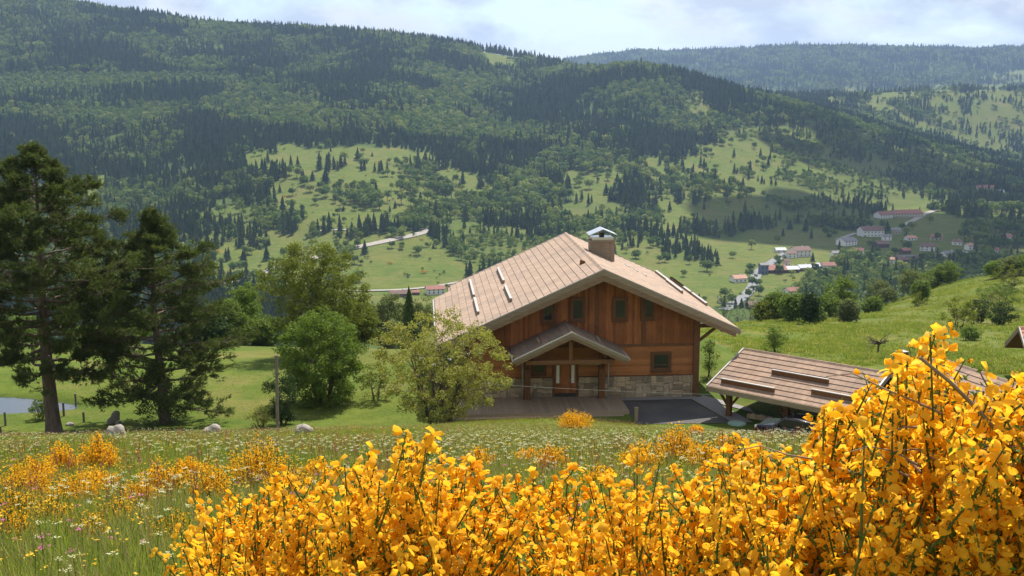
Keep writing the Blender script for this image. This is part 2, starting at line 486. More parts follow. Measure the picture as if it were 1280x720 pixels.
def meadow_of(px, py, X, Y):
    """0 = wood; 1.. = index of the meadow"""
    qx = px + fbm(X / 75.0, Y / 75.0, 61, 4) * 46 + fbm(X / 16.0, Y / 16.0, 63, 2) * 8; qy = py + fbm(X / 75.0, Y / 75.0, 71, 4) * 24 + fbm(X / 16.0, Y / 16.0, 73, 2) * 4
    out = np.zeros(np.shape(px), int)
    for k, (nm, poly) in enumerate(MEADOWS.items()):
        out[inpoly(qx, qy, poly)] = k + 1
    return out
MNAMES = [None] + list(MEADOWS)

def build_ground():
    az = np.linspace(R(-62), R(62), 640)
    r = np.concatenate([np.linspace(4, 60, 50), np.linspace(61, 150, 150), np.exp(np.linspace(math.log(151.5), math.log(13000), 430))])
    A, RR = np.meshgrid(az, r)
    X = RR * np.sin(A); Y = RR * np.cos(A) - 25.0
    Z = ground(X, Y)
    n, m = X.shape
    V = np.stack([X, Y, Z], -1).reshape(-1, 3)
    idx = np.arange(n * m).reshape(n, m)
    Fc = np.stack([idx[:-1, :-1], idx[:-1, 1:], idx[1:, 1:], idx[1:, :-1]], -1).reshape(-1, 4)
    # ground cover: woodland floor, meadow, hay meadow under flowers
    px, py = project(V)
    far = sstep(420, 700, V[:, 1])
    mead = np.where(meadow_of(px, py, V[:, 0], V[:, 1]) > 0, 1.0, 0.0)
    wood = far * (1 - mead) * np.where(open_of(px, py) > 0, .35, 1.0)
    hay = sstep(62, 56, V[:, 1])
    ms, nt, out = new_mat('grass_ground')
    p = nd(nt, 'ShaderNodeBsdfPrincipled', Roughness=0.95); p.inputs['Specular IOR Level'].default_value = 0.05
    a_w = nd(nt, 'ShaderNodeAttribute', attribute_name='cover')
    sep = nd(nt, 'ShaderNodeSeparateColor'); nt.links.new(a_w.outputs['Color'], sep.inputs[0])
    n1 = wnoise(nt, 0.035, 6, 0.6); n2 = wnoise(nt, 0.9, 5, 0.65); n3 = wnoise(nt, 0.008, 5, 0.6); n4 = wnoise(nt, 6.0, 4, 0.6)
    g = mixc(nt, ramp(nt, n1, [(0.38, 0.0), (0.62, 1.0)]), (0.094, 0.134, 0.017), (0.155, 0.165, 0.031))
    g = mixc(nt, ramp(nt, n3, [(0.42, 0.0), (0.62, 0.55)]), g, (0.165, 0.150, 0.042))
    g = mixc(nt, ramp(nt, n2, [(0.35, 0.0), (0.70, 0.75)]), g, (0.055, 0.092, 0.015))
    g = mixc(nt, ramp(nt, n4, [(0.40, 0.0), (0.75, 0.45)]), g, (0.125, 0.150, 0.034))
    n5 = wnoise(nt, 0.11, 5, 0.62, stretch=(.5, 1, 6)); n6 = wnoise(nt, 0.02, 4, 0.6)
    g = mixc(nt, ramp(nt, n5, [(0.45, 0.0), (0.66, 0.75)]), g, (0.060, 0.105, 0.018))
    g = mixc(nt, ramp(nt, n6, [(0.50, 0.0), (0.66, 0.65)]), g, (0.150, 0.135, 0.040))
    n7 = wnoise(nt, 0.22, 5, 0.6); n8 = wnoise(nt, 0.15, 4, 0.6, stretch=(1, 1, .2))
    g = mixc(nt, ramp(nt, n7, [(0.52, 0.0), (0.68, 0.6)]), g, (0.185, 0.155, 0.052))
    g = mixc(nt, ramp(nt, n8, [(0.30, 0.55), (0.46, 0.0)]), g, (0.052, 0.092, 0.016))
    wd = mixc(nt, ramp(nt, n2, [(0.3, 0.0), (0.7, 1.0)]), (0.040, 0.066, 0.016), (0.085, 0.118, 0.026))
    hy = mixc(nt, ramp(nt, n2, [(0.3, 0.0), (0.7, 1.0)]), (0.090, 0.115, 0.025), (0.19, 0.18, 0.06))
    c = mixc(nt, sep.outputs[2], g, hy)
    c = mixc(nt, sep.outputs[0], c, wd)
    nt.links.new(c, p.inputs['Base Color'])
    nt.links.new(bump(nt, n4, 0.6, 0.08), p.inputs['Normal'])
    nt.links.new(p.outputs[0], out.inputs['Surface'])
    me = np_mesh('ground', V, Fc, ms, smooth=True)
    at_ = me.color_attributes.new('cover', 'FLOAT_COLOR', 'POINT')
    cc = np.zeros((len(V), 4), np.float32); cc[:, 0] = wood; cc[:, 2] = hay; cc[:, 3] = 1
    at_.data.foreach_set('color', cc.ravel())
    o = link('ground', me)
    tag(o, 'green hillside falling to the valley and rising to wooded mountains', 'ground', kind='structure')
    return o
build_ground()
# ------------------------------------------------------------------ tree meshes for the far slopes
RNG = np.random.default_rng(7)
def unit_rand(n, rng=RNG):
    v = rng.normal(size=(n, 3)); return v / (np.linalg.norm(v, axis=1)[:, None] + 1e-9)
def leaf_quads(C, N, size, rng=RNG, aspect=0.7):
    """diamond-ended leaf quads at centres C with normals N"""
    n = len(C)
    size = np.broadcast_to(size, (n,))
    ref = unit_rand(n, rng)
    a = np.cross(N, ref); a /= np.linalg.norm(a, axis=1)[:, None] + 1e-9
    b = np.cross(N, a)
    a = a * size[:, None] * 0.5; b = b * size[:, None] * 0.5 * aspect
    k = rng.uniform(-0.25, 0.25, (n, 1))
    bend = N * size[:, None] * rng.uniform(-0.18, 0.18, (n, 1))
    V = np.stack([C - a + bend, C + b + a * k, C + a + bend, C - b + a * k], 1).reshape(-1, 3)
    return V, np.arange(4 * n).reshape(n, 4)
def conifer_mesh(name, seed, tiers, pts, mat, wood, slim=0.21, base=0.07):
    """spruce 1 m high: ragged drooping skirts round a trunk"""
    rng = np.random.default_rng(seed); V = []; Fc = []
    for k in range(tiers):
        f = k / (tiers - 1.0)
        z0 = base + (1 - base) * f * 0.9; rad = slim * (1 - f) ** 0.85 * rng.uniform(0.85, 1.12) + 0.018
        zt = min(1.0, z0 + (1 - base) / tiers * 2.1)
        i0 = len(V); ph = rng.uniform(0, 6.3)
        V.append((rng.uniform(-.01, .01), rng.uniform(-.01, .01), zt))
        for j in range(pts):
            a = ph + 2 * math.pi * j / pts + rng.uniform(-.12, .12)
            rr = rad * (1.0 if j % 2 == 0 else 0.5) * rng.uniform(0.75, 1.18)
            V.append((rr * math.cos(a), rr * math.sin(a), z0 + (0.0 if j % 2 == 0 else 0.022) + rng.uniform(-.012, .012)))
        for j in range(pts):
            Fc.append((i0, i0 + 1 + j, i0 + 1 + (j + 1) % pts))
    nl = len(Fc)
    tv, tf = tube_np([(0, 0, -0.04), (0, 0, 0.5)], [0.018, 0.01], 5)
    n = len(V); V += tv.tolist(); Fc += [tuple(i + n for i in f) for f in tf.tolist()]
    return np_mesh(name, np.array(V), Fc, mats=[mat, wood], midx=[0] * nl + [1] * (len(Fc) - nl))
def broad_mesh(name, seed, nleaf, mat, wood, lobes=7, wide=0.40, low=0.12, size=0.13):
    """round-headed tree 1 m high: leaf sprays over several lobes, trunk below"""
    rng = np.random.default_rng(seed)
    cz = low + (1 - low) * 0.52; hz = (1 - low) * 0.48
    L = []
    for k in range(lobes):
        d = unit_rand(1, rng)[0]; d[2] = d[2] * 0.8 + 0.1
        L.append((d[0] * wide * 0.55, d[1] * wide * 0.55, cz + d[2] * hz * 0.55, rng.uniform(0.17, 0.26)))
    L.append((0, 0, cz, 0.28))
    C = []; N = []
    for k in range(nleaf):
        l = L[rng.integers(len(L))]; d = unit_rand(1, rng)[0]
        if d[2] < -0.5: d[2] *= -0.6
        s = l[3] * rng.uniform(0.72, 1.06)
        C.append((l[0] + d[0] * s, l[1] + d[1] * s, l[2] + d[2] * s * 0.92)); N.append(d + rng.normal(size=3) * 0.45)
    C = np.array(C); N = np.array(N); N /= np.linalg.norm(N, axis=1)[:, None]
    V, Fc = leaf_quads(C, N, rng.uniform(0.7, 1.3, nleaf) * size, rng, 0.85)
    tv, tf = tube_np([(0, 0, -0.04), (0, 0, cz)], [0.026, 0.012], 5)
    Fa = np.concatenate([Fc, tf + len(V)])
    return np_mesh(name, np.concatenate([V, tv]), Fa, mats=[mat, wood], midx=[0] * len(Fc) + [1] * len(tf))
M_WOOD = surf_mat('bark', (0.075, 0.055, 0.042), (0.14, 0.11, 0.085), scale=9, bmp=0.5, bdist=0.03, stretch=(1, 1, .25))
M_CON = leaf_mat('conifer_needles', (0.042, 0.072, 0.021), (0.088, 0.122, 0.036), 0.28, src='obj')
M_BRO = leaf_mat('broadleaf_foliage', (0.070, 0.130, 0.024), (0.165, 0.220, 0.042), 0.38, src='obj', c3=(0.25, 0.28, 0.07))
CON = [conifer_mesh('conifer%d' % i, 100 + i, 9, 14, M_CON, M_WOOD, slim=s) for i, s in enumerate((0.17, 0.20, 0.23, 0.18))]
BRO = [broad_mesh('broadleaf%d' % i, 200 + i, 190, M_BRO, M_WOOD, lobes=l, wide=w) for i, (l, w) in enumerate(((7, .38), (9, .44), (6, .32), (8, .5)))]

def scatter(name, P, scl, rot, idx, meshes, label, cat, zs=None):
    """one uncountable mass: points that carry copies of a few meshes"""
    src = bpy.data.collections.new(name + '_source')
    for i, me in enumerate(meshes):
        src.objects.link(bpy.data.objects.new('%s_piece_%02d' % (name, i), me))
    me = bpy.data.meshes.new(name)
    me.vertices.add(len(P)); me.vertices.foreach_set('co', np.ascontiguousarray(P, np.float32).ravel())
    a = me.attributes.new('size', 'FLOAT_VECTOR', 'POINT')
    s3 = np.stack([scl, scl, scl if zs is None else zs], 1)
    a.data.foreach_set('vector', np.ascontiguousarray(s3, np.float32).ravel())
    a = me.attributes.new('turn', 'FLOAT_VECTOR', 'POINT'); a.data.foreach_set('vector', np.ascontiguousarray(rot, np.float32).ravel())
    a = me.attributes.new('kind_index', 'INT', 'POINT'); a.data.foreach_set('value', np.ascontiguousarray(idx, np.int32))
    me.update()
    o = link(name, me)
    ng = bpy.data.node_groups.new(name + '_nodes', 'GeometryNodeTree')
    ng.interface.new_socket('Geometry', in_out='INPUT', socket_type='NodeSocketGeometry')
    ng.interface.new_socket('Geometry', in_out='OUTPUT', socket_type='NodeSocketGeometry')
    gi = ng.nodes.new('NodeGroupInput'); go = ng.nodes.new('NodeGroupOutput')
    ip = ng.nodes.new('GeometryNodeInstanceOnPoints'); ci = ng.nodes.new('GeometryNodeCollectionInfo')
    ci.inputs['Collection'].default_value = src
    ci.inputs['Separate Children'].default_value = True
    ci.inputs['Reset Children'].default_value = True
    ip.inputs['Pick Instance'].default_value = True
    def attr(n, t):
        q = ng.nodes.new('GeometryNodeInputNamedAttribute'); q.data_type = t; q.inputs['Name'].default_value = n
        return q.outputs['Attribute']
    ng.links.new(gi.outputs[0], ip.inputs['Points'])
    ng.links.new(ci.outputs[0], ip.inputs['Instance'])
    ng.links.new(attr('kind_index', 'INT'), ip.inputs['Instance Index'])
    ng.links.new(attr('turn', 'FLOAT_VECTOR'), ip.inputs['Rotation'])
    ng.links.new(attr('size', 'FLOAT_VECTOR'), ip.inputs['Scale'])
    ng.links.new(ip.outputs[0], go.inputs[0])
    md = o.modifiers.new('scatter', 'NODES'); md.node_group = ng
    tag(o, label, cat, kind='stuff')
    return o

def forest():
    rng = np.random.default_rng(11)
    pts = []
    def band(d0, d1, t0, t1, s0, s1, stretch=1.2):
        d = d0
        while d < d1:
            s = s0 + (s1 - s0) * (d - d0) / (d1 - d0)
            t = np.arange(t0, t1, s / d)
            t = t + rng.uniform(-.5, .5, len(t)) * s / d
            yy = d + rng.uniform(-.5, .5, len(t)) * s * stretch
            pts.append(np.stack([t * yy, yy, np.full(len(t), s)], 1))
            d += s * stretch
    band(560, 900, -.56, .56, 7.0, 6.5)
    band(900, 2750, -.56, .56, 6.0, 8.0)
    band(2750, 3500, .16, .56, 9.5, 11)
    band(4600, 6700, -.02, .56, 17, 19)
    P = np.concatenate(pts); X, Y, S = P.T
    Z = ground(X, Y)
    px, py = project(np.stack([X, Y, Z], 1))
    m = meadow_of(px, py, X, Y)
    n1 = fbm(X / 95.0, Y / 95.0, 81, 4); n2 = fbm(X / 40.0, Y / 40.0, 91, 3)
    keep = (m == 0)
    # meadow edges and the half-open slopes are not fully wooded
    ok = open_of(px, py); open_ = ok > 0
    keep &= ~(open_ & (n2 + rng.uniform(-.2, .2, len(X)) > np.where(ok == 2, -0.03, 0.07)))
    # groves that stand inside the meadows
    grove = (inpoly(px, py, [(432, 228), (470, 212), (545, 216), (560, 240), (540, 268), (470, 262), (436, 256)]) | inpoly(px, py, [(300, 236), (350, 232), (372, 262), (420, 286), (400, 296), (330, 284)]) | inpoly(px, py, [(424, 294), (478, 284), (500, 290), (430, 304)]) | inpoly(px, py, [(255, 300), (300, 292), (345, 306), (300, 328), (262, 330)]) |
             inpoly(px, py, [(1020, 124), (1290, 112), (1290, 205), (1100, 175)]) | inpoly(px, py, [(1060, 320), (1220, 328), (1220, 345), (1020, 345)]) | inpoly(px, py, [(1205, 245), (1300, 250), (1300, 345), (1205, 300)]) | inpoly(px, py, [(560, 320), (600, 330), (590, 348), (565, 340)]))
    keep |= (m > 0) & (n2 * .6 + fbm(X / 120.0, Y / 120.0, 121, 3) + rng.uniform(-.10, .10, len(X)) < np.where(py > 300, -0.20, -0.19)) & ~inpoly(px, py, MEADOWS['lawn']) & ~inpoly(px, py, MEADOWS['village']) & ~((px > 440) & (px < 620) & (py > 300))
    keep |= (m > 0) & grove & (n2 + rng.uniform(-.12, .12, len(X)) < np.where(py < 210, -0.11, -0.085))
    floor_ = inpoly(px, py, [(430, 345), (1000, 345), (1000, 470), (430, 470)]) & (Y < 1000)
    keep &= ~(floor_ & (n2 > -0.12))
    keep &= (Y > 640)
    # conifers or broadleaves
    pc = 0.52 + n1 * 4.2
    n7 = fbm(X / 140.0, Y / 140.0, 101, 3); gaps = fbm(X / 26.0, Y / 26.0, 111, 3)
    keep &= ~((gaps > 0.20) & (m == 0))
    pc[inpoly(px, py, [(-60, 150), (100, 160), (300, 158), (420, 172), (560, 178), (640, 232), (600, 240), (520, 200), (300, 190), (220, 235), (-60, 225)])] = 0.98
    pc[inpoly(px, py, [(-60, 95), (90, 90), (300, 95), (305, 108), (200, 106), (90, 112), (-60, 128)])] = 0.04
    pc[inpoly(px, py, [(60, 150), (190, 140), (240, 170), (200, 210), (90, 205)])] -= 0.45
    pc[inpoly(px, py, [(150, 230), (300, 225), (345, 262), (300, 300), (150, 320)])] -= 0.05
    pc[inpoly(px, py, [(560, 215), (730, 250), (740, 345), (560, 345)])] -= 0.42
    pc[inpoly(px, py, [(640, 110), (860, 95), (1000, 135), (1000, 175), (860, 185), (780, 200), (640, 190)])] += 0.25
    pc[inpoly(px, py, [(1080, 290), (1240, 290), (1240, 400), (940, 400), (940, 345)])] = 0.15
    con = rng.uniform(size=len(X)) < pc
    young = inpoly(px, py, [(-60, 92), (300, 92), (305, 108), (-60, 128)])
    hgt = np.where(con, rng.uniform(11, 24, len(X)), rng.uniform(8, 17, len(X))) * (1 + n7 * 1.1)
    hgt = hgt * np.where(young, 0.5, 1.0) * np.where(Y < 1150, 0.78, 1.0) * np.where(open_, 0.75, 1.0)
    hgt = np.where(Y > 4000, hgt * 1.5, hgt)
    rot = np.stack([rng.normal(0, .03, len(X)), rng.normal(0, .03, len(X)), rng.uniform(0, 6.28, len(X))], 1)
    for nm, k, ms, lab, wf in (('conifer_forest', keep & con, CON, 'dark spruce and fir forest covering the mountain slopes', 1.0),
                           ('broadleaf_forest', keep & ~con, BRO, 'lighter beech and mixed woods between the conifers on the slopes', 1.0)):
        n = int(k.sum())
        w = hgt[k] * rng.uniform(0.85, 1.2, n)
        if nm[0] == 'b': w = np.maximum(w, S[k] * 1.2)
        else: w = np.maximum(w, S[k] * 1.7)
        scatter(nm, np.stack([X[k], Y[k], Z[k] - 0.3], 1), w, rot[k], rng.integers(0, 4, n), ms, lab, 'forest', zs=hgt[k])
        print(nm, n)
forest()

# ------------------------------------------------------------------ single trees on the open slopes
CON_D = [conifer_mesh('single_conifer%d' % i, 300 + i, 13, 18, M_CON, M_WOOD, slim=s) for i, s in enumerate((0.20, 0.24, 0.28))]
BRO_D = [broad_mesh('single_broadleaf%d' % i, 320 + i, 420, M_BRO, M_WOOD, lobes=l, wide=w, low=lo, size=0.12) for i, (l, w, lo) in enumerate(((9, .42, .03), (11, .5, .0), (8, .36, .05)))]
SHR_D = [broad_mesh('shrub%d' % i, 340 + i, 160, M_BRO, M_WOOD, lobes=6, wide=w, low=0.0, size=0.17) for i, w in enumerate((.6, .75))]
PLACE = {'hump': 'on the green meadow hump below the dark spruce plantation', 'field': 'on the field beside the winding lane across the valley',
 'strip': 'in the narrow green strip between the woods', 'glade': 'in the small glade on the wooded slope', 'slope': 'on the sloping pasture above the village',
 'lawn': 'on the mown field by the lowest village road', 'cut': 'in the steep clearing near the spur crest', 'patch': 'in the pale clearing on the shaded spur',
 'sunny': 'on the sunlit hill behind the village spur', 'village': 'among the houses on the valley floor', 'right': 'on the bright fields beyond the village',
 'far': 'on the far ridge', 'crest': 'on the crest pasture', 'floor': 'by the white farmhouse in the valley', 'bank': 'on the grassy bank behind the chalet roof'}
def single_trees():
    rng = np.random.default_rng(23)
    num = {'hump': (34, 60, 44), 'field': (15, 66, 64), 'glade': (5, 14, 8), 'slope': (40, 60, 40), 'patch': (10, 10, 4), 'sunny': (44, 50, 30), 'village': (22, 44, 20), 'right': (14, 40, 16), 'lawn': (0, 8, 4), 'bank': (4, 10, 6), 'strip': (0, 4, 2), 'cut': (4, 3, 0)}
    names = ('conifer_tree', 'broadleaf_tree', 'shrub')
    cats = ('conifer', 'tree', 'shrub')
    look = ('dark conifer', 'green broadleaf tree', 'green shrub')
    grp = ('conifers', 'broadleaf trees', 'shrubs')
    for nm, cnt in num.items():
        poly = np.array(MEADOWS[nm], float)
        lo, hi = poly.min(0), poly.max(0)
        for kind, c in enumerate(cnt):
            k = 0; tries = 0
            while k < c and tries < 4000:
                tries += 1
                q = rng.uniform(lo, hi)
                if not inpoly(np.array([q[0]]), np.array([q[1]]), poly)[0] or q[0] > 1330: continue
                if nm == 'field' and 455 < q[0] and q[1] > 325 and kind < 2: continue
                cl = fbm(np.array([q[0] / 26.0]), np.array([q[1] / 13.0]), 55 + (0 if kind else 1), 3)[0]
                if cl < (0.06 if kind < 2 else -0.02) and rng.uniform() > 0.10: continue
                p = on_ground(q[0], q[1], 640)
                if nm != 'sunny' and p.y > 2300: continue
                if kind == 0: me = CON_D[rng.integers(3)]; h = (5 + 13 * rng.uniform() ** 1.4) * (0.9 if p.y < 1200 else 1.15)
                elif kind == 1: me = BRO_D[rng.integers(3)]; h = rng.uniform(6, 13) * (0.9 if p.y < 1200 else 1.15)
                else: me = SHR_D[rng.integers(2)]; h = rng.uniform(1.8, 4.0)
                o = link(names[kind], me, loc=(p.x, p.y, p.z - 0.15), rot=(0, 0, rng.uniform(0, 6.28)))
                wd = rng.uniform(0.9, 1.25); o.scale = (h * wd, h * wd, h)
                cut = ((9.5, 13), (7.5, 10.5), (2.4, 3.2))[kind]
                szw = ('short' if h < cut[0] else ('medium-high' if h < cut[1] else 'tall')) if kind < 2 else ('very low' if h < cut[0] else ('knee-high looking' if h < cut[1] else 'large'))
                if kind == 2: szw = 'tiny' if h < cut[0] else ('middling' if h < cut[1] else 'large')
                bw = 'slim' if wd < 1.0 else ('broad' if wd > 1.14 else 'evenly grown')
                full = '%s %s %s %s' % (szw, bw, look[kind], PLACE[nm])
                tag(o, full, cats[kind], '%s %s %s %s' % (szw, bw, grp[kind], PLACE[nm])); k += 1
single_trees()
# ------------------------------------------------------------------ the chalet
def tile_mat(name, c1, c2, c3, axis, pitch=.42):
    """concrete tiles: each tile along a course has its own tint, a dark joint, grime and lichen on top"""
    m, nt, out = new_mat(name)
    p = nd(nt, 'ShaderNodeBsdfPrincipled', Roughness=0.9); p.inputs['Specular IOR Level'].default_value = 0.15
    tc = nd(nt, 'ShaderNodeTexCoord'); sp = nd(nt, 'ShaderNodeSeparateXYZ'); nt.links.new(tc.outputs['Object'], sp.inputs[0])
    def mth(op, a, b=0.0):
        n = nd(nt, 'ShaderNodeMath', operation=op)
        for i, v in enumerate((a, b)):
            if hasattr(v, 'is_linked'): nt.links.new(v, n.inputs[i])
            else: n.inputs[i].default_value = v
        return n.outputs[0]
    rnd = nd(nt, 'ShaderNodeObjectInfo').outputs['Random']
    t = mth('ADD', mth('DIVIDE', sp.outputs[axis], pitch), mth('MULTIPLY', rnd, 7.0))
    cell = mth('FLOOR', t); fr = mth('FRACT', t)
    wn = nd(nt, 'ShaderNodeTexWhiteNoise', noise_dimensions='2D'); cb = nd(nt, 'ShaderNodeCombineXYZ')
    nt.links.new(cell, cb.inputs[0]); nt.links.new(mth('MULTIPLY', rnd, 91.0), cb.inputs[1]); nt.links.new(cb.outputs[0], wn.inputs['Vector'])
    n1 = noise(nt, 3.2, 6, .65); n2 = noise(nt, .55, 4, .6); n3 = noise(nt, 14, 4, .6)
    col = mixc(nt, ramp(nt, n1, [(.3, 0), (.7, 1)]), c1, c2)
    col = mixc(nt, ramp(nt, n2, [(.45, 0), (.68, .8)]), col, c3)
    col = mixc(nt, ramp(nt, n3, [(.60, 0), (.74, .5)]), col, (.33, .31, .24))
    h = nd(nt, 'ShaderNodeHueSaturation'); mr = nd(nt, 'ShaderNodeMapRange'); mr.inputs[3].default_value = .90; mr.inputs[4].default_value = 1.09
    nt.links.new(wn.outputs['Value'], mr.inputs[0]); nt.links.new(col, h.inputs['Color']); nt.links.new(mr.outputs[0], h.inputs['Value'])
    col = mixc(nt, mth('MULTIPLY', mth('LESS_THAN', fr, .05), .55), h.outputs[0], (.10, .07, .05))
    nt.links.new(col, p.inputs['Base Color'])
    nt.links.new(bump(nt, mth('ADD', n1, mth('MULTIPLY', fr, .5)), .35, .015), p.inputs['Normal'])
    nt.links.new(p.outputs[0], out.inputs['Surface'])
    return m
M_TILE = tile_mat('roof_tiles', (0.325, 0.228, 0.165), (0.415, 0.305, 0.228), (0.28, 0.215, 0.17), 1)
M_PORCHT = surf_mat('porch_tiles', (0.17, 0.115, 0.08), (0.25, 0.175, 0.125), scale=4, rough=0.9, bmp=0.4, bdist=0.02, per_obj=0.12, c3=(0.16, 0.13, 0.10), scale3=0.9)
M_FASCIA2 = surf_mat('brown_bargeboard', (0.17, 0.108, 0.064), (0.25, 0.17, 0.105), scale=4, stretch=(.4, 4, 4), bmp=0.4, bdist=0.01, per_obj=0.08)
M_FASCIA = surf_mat('weathered_timber', (0.22, 0.165, 0.115), (0.32, 0.25, 0.18), scale=4, stretch=(.4, 4, 4), bmp=0.3, bdist=0.01, per_obj=0.08)
M_TRIM = surf_mat('pale_metal_trim', (0.34, 0.315, 0.28), (0.43, 0.405, 0.37), scale=6, rough=0.45, bmp=0, spec=0.4)
M_BOARD = surf_mat('larch_boards', (0.260, 0.090, 0.032), (0.390, 0.150, 0.052), scale=3, stretch=(6, 6, .5), bmp=0.35, bdist=0.008, per_island=0.30, c3=(0.15, 0.062, 0.030), scale3=.55)
M_BOARD_H = surf_mat('larch_boards_level', (0.345, 0.130, 0.044), (0.465, 0.195, 0.070), scale=3, stretch=(.5, 6, 6), bmp=0.35, bdist=0.008, per_island=0.22, c3=(0.21, 0.085, 0.040), scale3=.5)
M_BEAM = surf_mat('brown_timber', (0.135, 0.062, 0.028), (0.215, 0.103, 0.046), scale=4, stretch=(3, 3, 1), bmp=0.3, bdist=0.01, per_obj=0.12)
M_FRAME = surf_mat('window_timber', (0.125, 0.060, 0.030), (0.17, 0.085, 0.042), scale=9, bmp=0.2, bdist=0.004)
M_MORTAR = surf_mat('mortar', (0.30, 0.27, 0.22), (0.40, 0.36, 0.30), scale=12, bmp=0.5, bdist=0.01)
M_STONE = surf_mat('field_stone', (0.30, 0.235, 0.165), (0.50, 0.41, 0.30), scale=5, bmp=0.6, bdist=0.02, per_obj=0.38, c3=(0.42, 0.27, 0.15), scale3=1.1)
M_DECK = surf_mat('deck_planks', (0.26, 0.195, 0.130), (0.36, 0.275, 0.19), scale=4, stretch=(5, .6, 5), bmp=0.3, bdist=0.01, per_obj=0.12)
M_ASPH = surf_mat('asphalt', (0.060, 0.057, 0.056), (0.095, 0.090, 0.087), scale=25, bmp=0.5, bdist=0.01, c3=(0.125, 0.115, 0.10), scale3=.45)
M_GRAVEL = surf_mat('gravel', (0.19, 0.18, 0.17), (0.34, 0.32, 0.30), scale=18, bmp=0.9, bdist=0.03)
M_WHITE = surf_mat('white_paint', (0.72, 0.71, 0.68), (0.80, 0.79, 0.76), scale=9, bmp=0, rough=0.5)
M_METAL = surf_mat('sheet_metal', (0.58, 0.60, 0.62), (0.68, 0.69, 0.70), scale=5, bmp=0, rough=0.32, metallic=0.9, spec=0.5)
M_DARK = surf_mat('dark_metal', (0.03, 0.03, 0.03), (0.06, 0.055, 0.05), scale=9, bmp=0, rough=0.5)
def glass_mat():
    m, nt, out = new_mat('window_glass')
    p = nd(nt, 'ShaderNodeBsdfPrincipled', Roughness=0.05); p.inputs['Specular IOR Level'].default_value = 0.45
    n = noise(nt, 1.2, 2)
    nt.links.new(mixc(nt, n, (0.012, 0.014, 0.014), (0.030, 0.034, 0.034)), p.inputs['Base Color'])
    nt.links.new(p.outputs[0], out.inputs['Surface'])
    return m
M_GLASS = glass_mat()

CH_A = R(4.6)                                     # the house is turned a little to the left
CH_O = at(755, 337, 68.0); CH_O.z = GZ
CH_M = Matrix.Translation(CH_O) @ Matrix.Rotation(CH_A, 4, 'Z')
CH_I = CH_M.inverted()
def ch_plane(px, py, n, d):
    """picture point -> chalet coordinates on the plane n . p = d (chalet coordinates)"""
    o = CH_I @ Vector((0, 0, 0)); a, b = ray(px, py); v = (CH_I.to_3x3() @ Vector((a, 1, b)))
    n = Vector(n); t = (d - n.dot(o)) / n.dot(v)
    return o + v * t
APEX = 8.78; SL = 0.450; LEN = 18.8; HR = 8.85; HL = 9.4; HX = 10.5; Y_EXT = 16.6; YW = 1.6; WR = 6.4; WL = -8.7
TH = 0.34                                         # roof build-up, measured vertically
def roof_z(x): return APEX - SL * abs(x)
chalet = empty('chalet', CH_O, CH_A, 'brown timber chalet with stone base, gabled porch and broad tiled roof', 'chalet')
K = math.sqrt(1 + SL * SL)

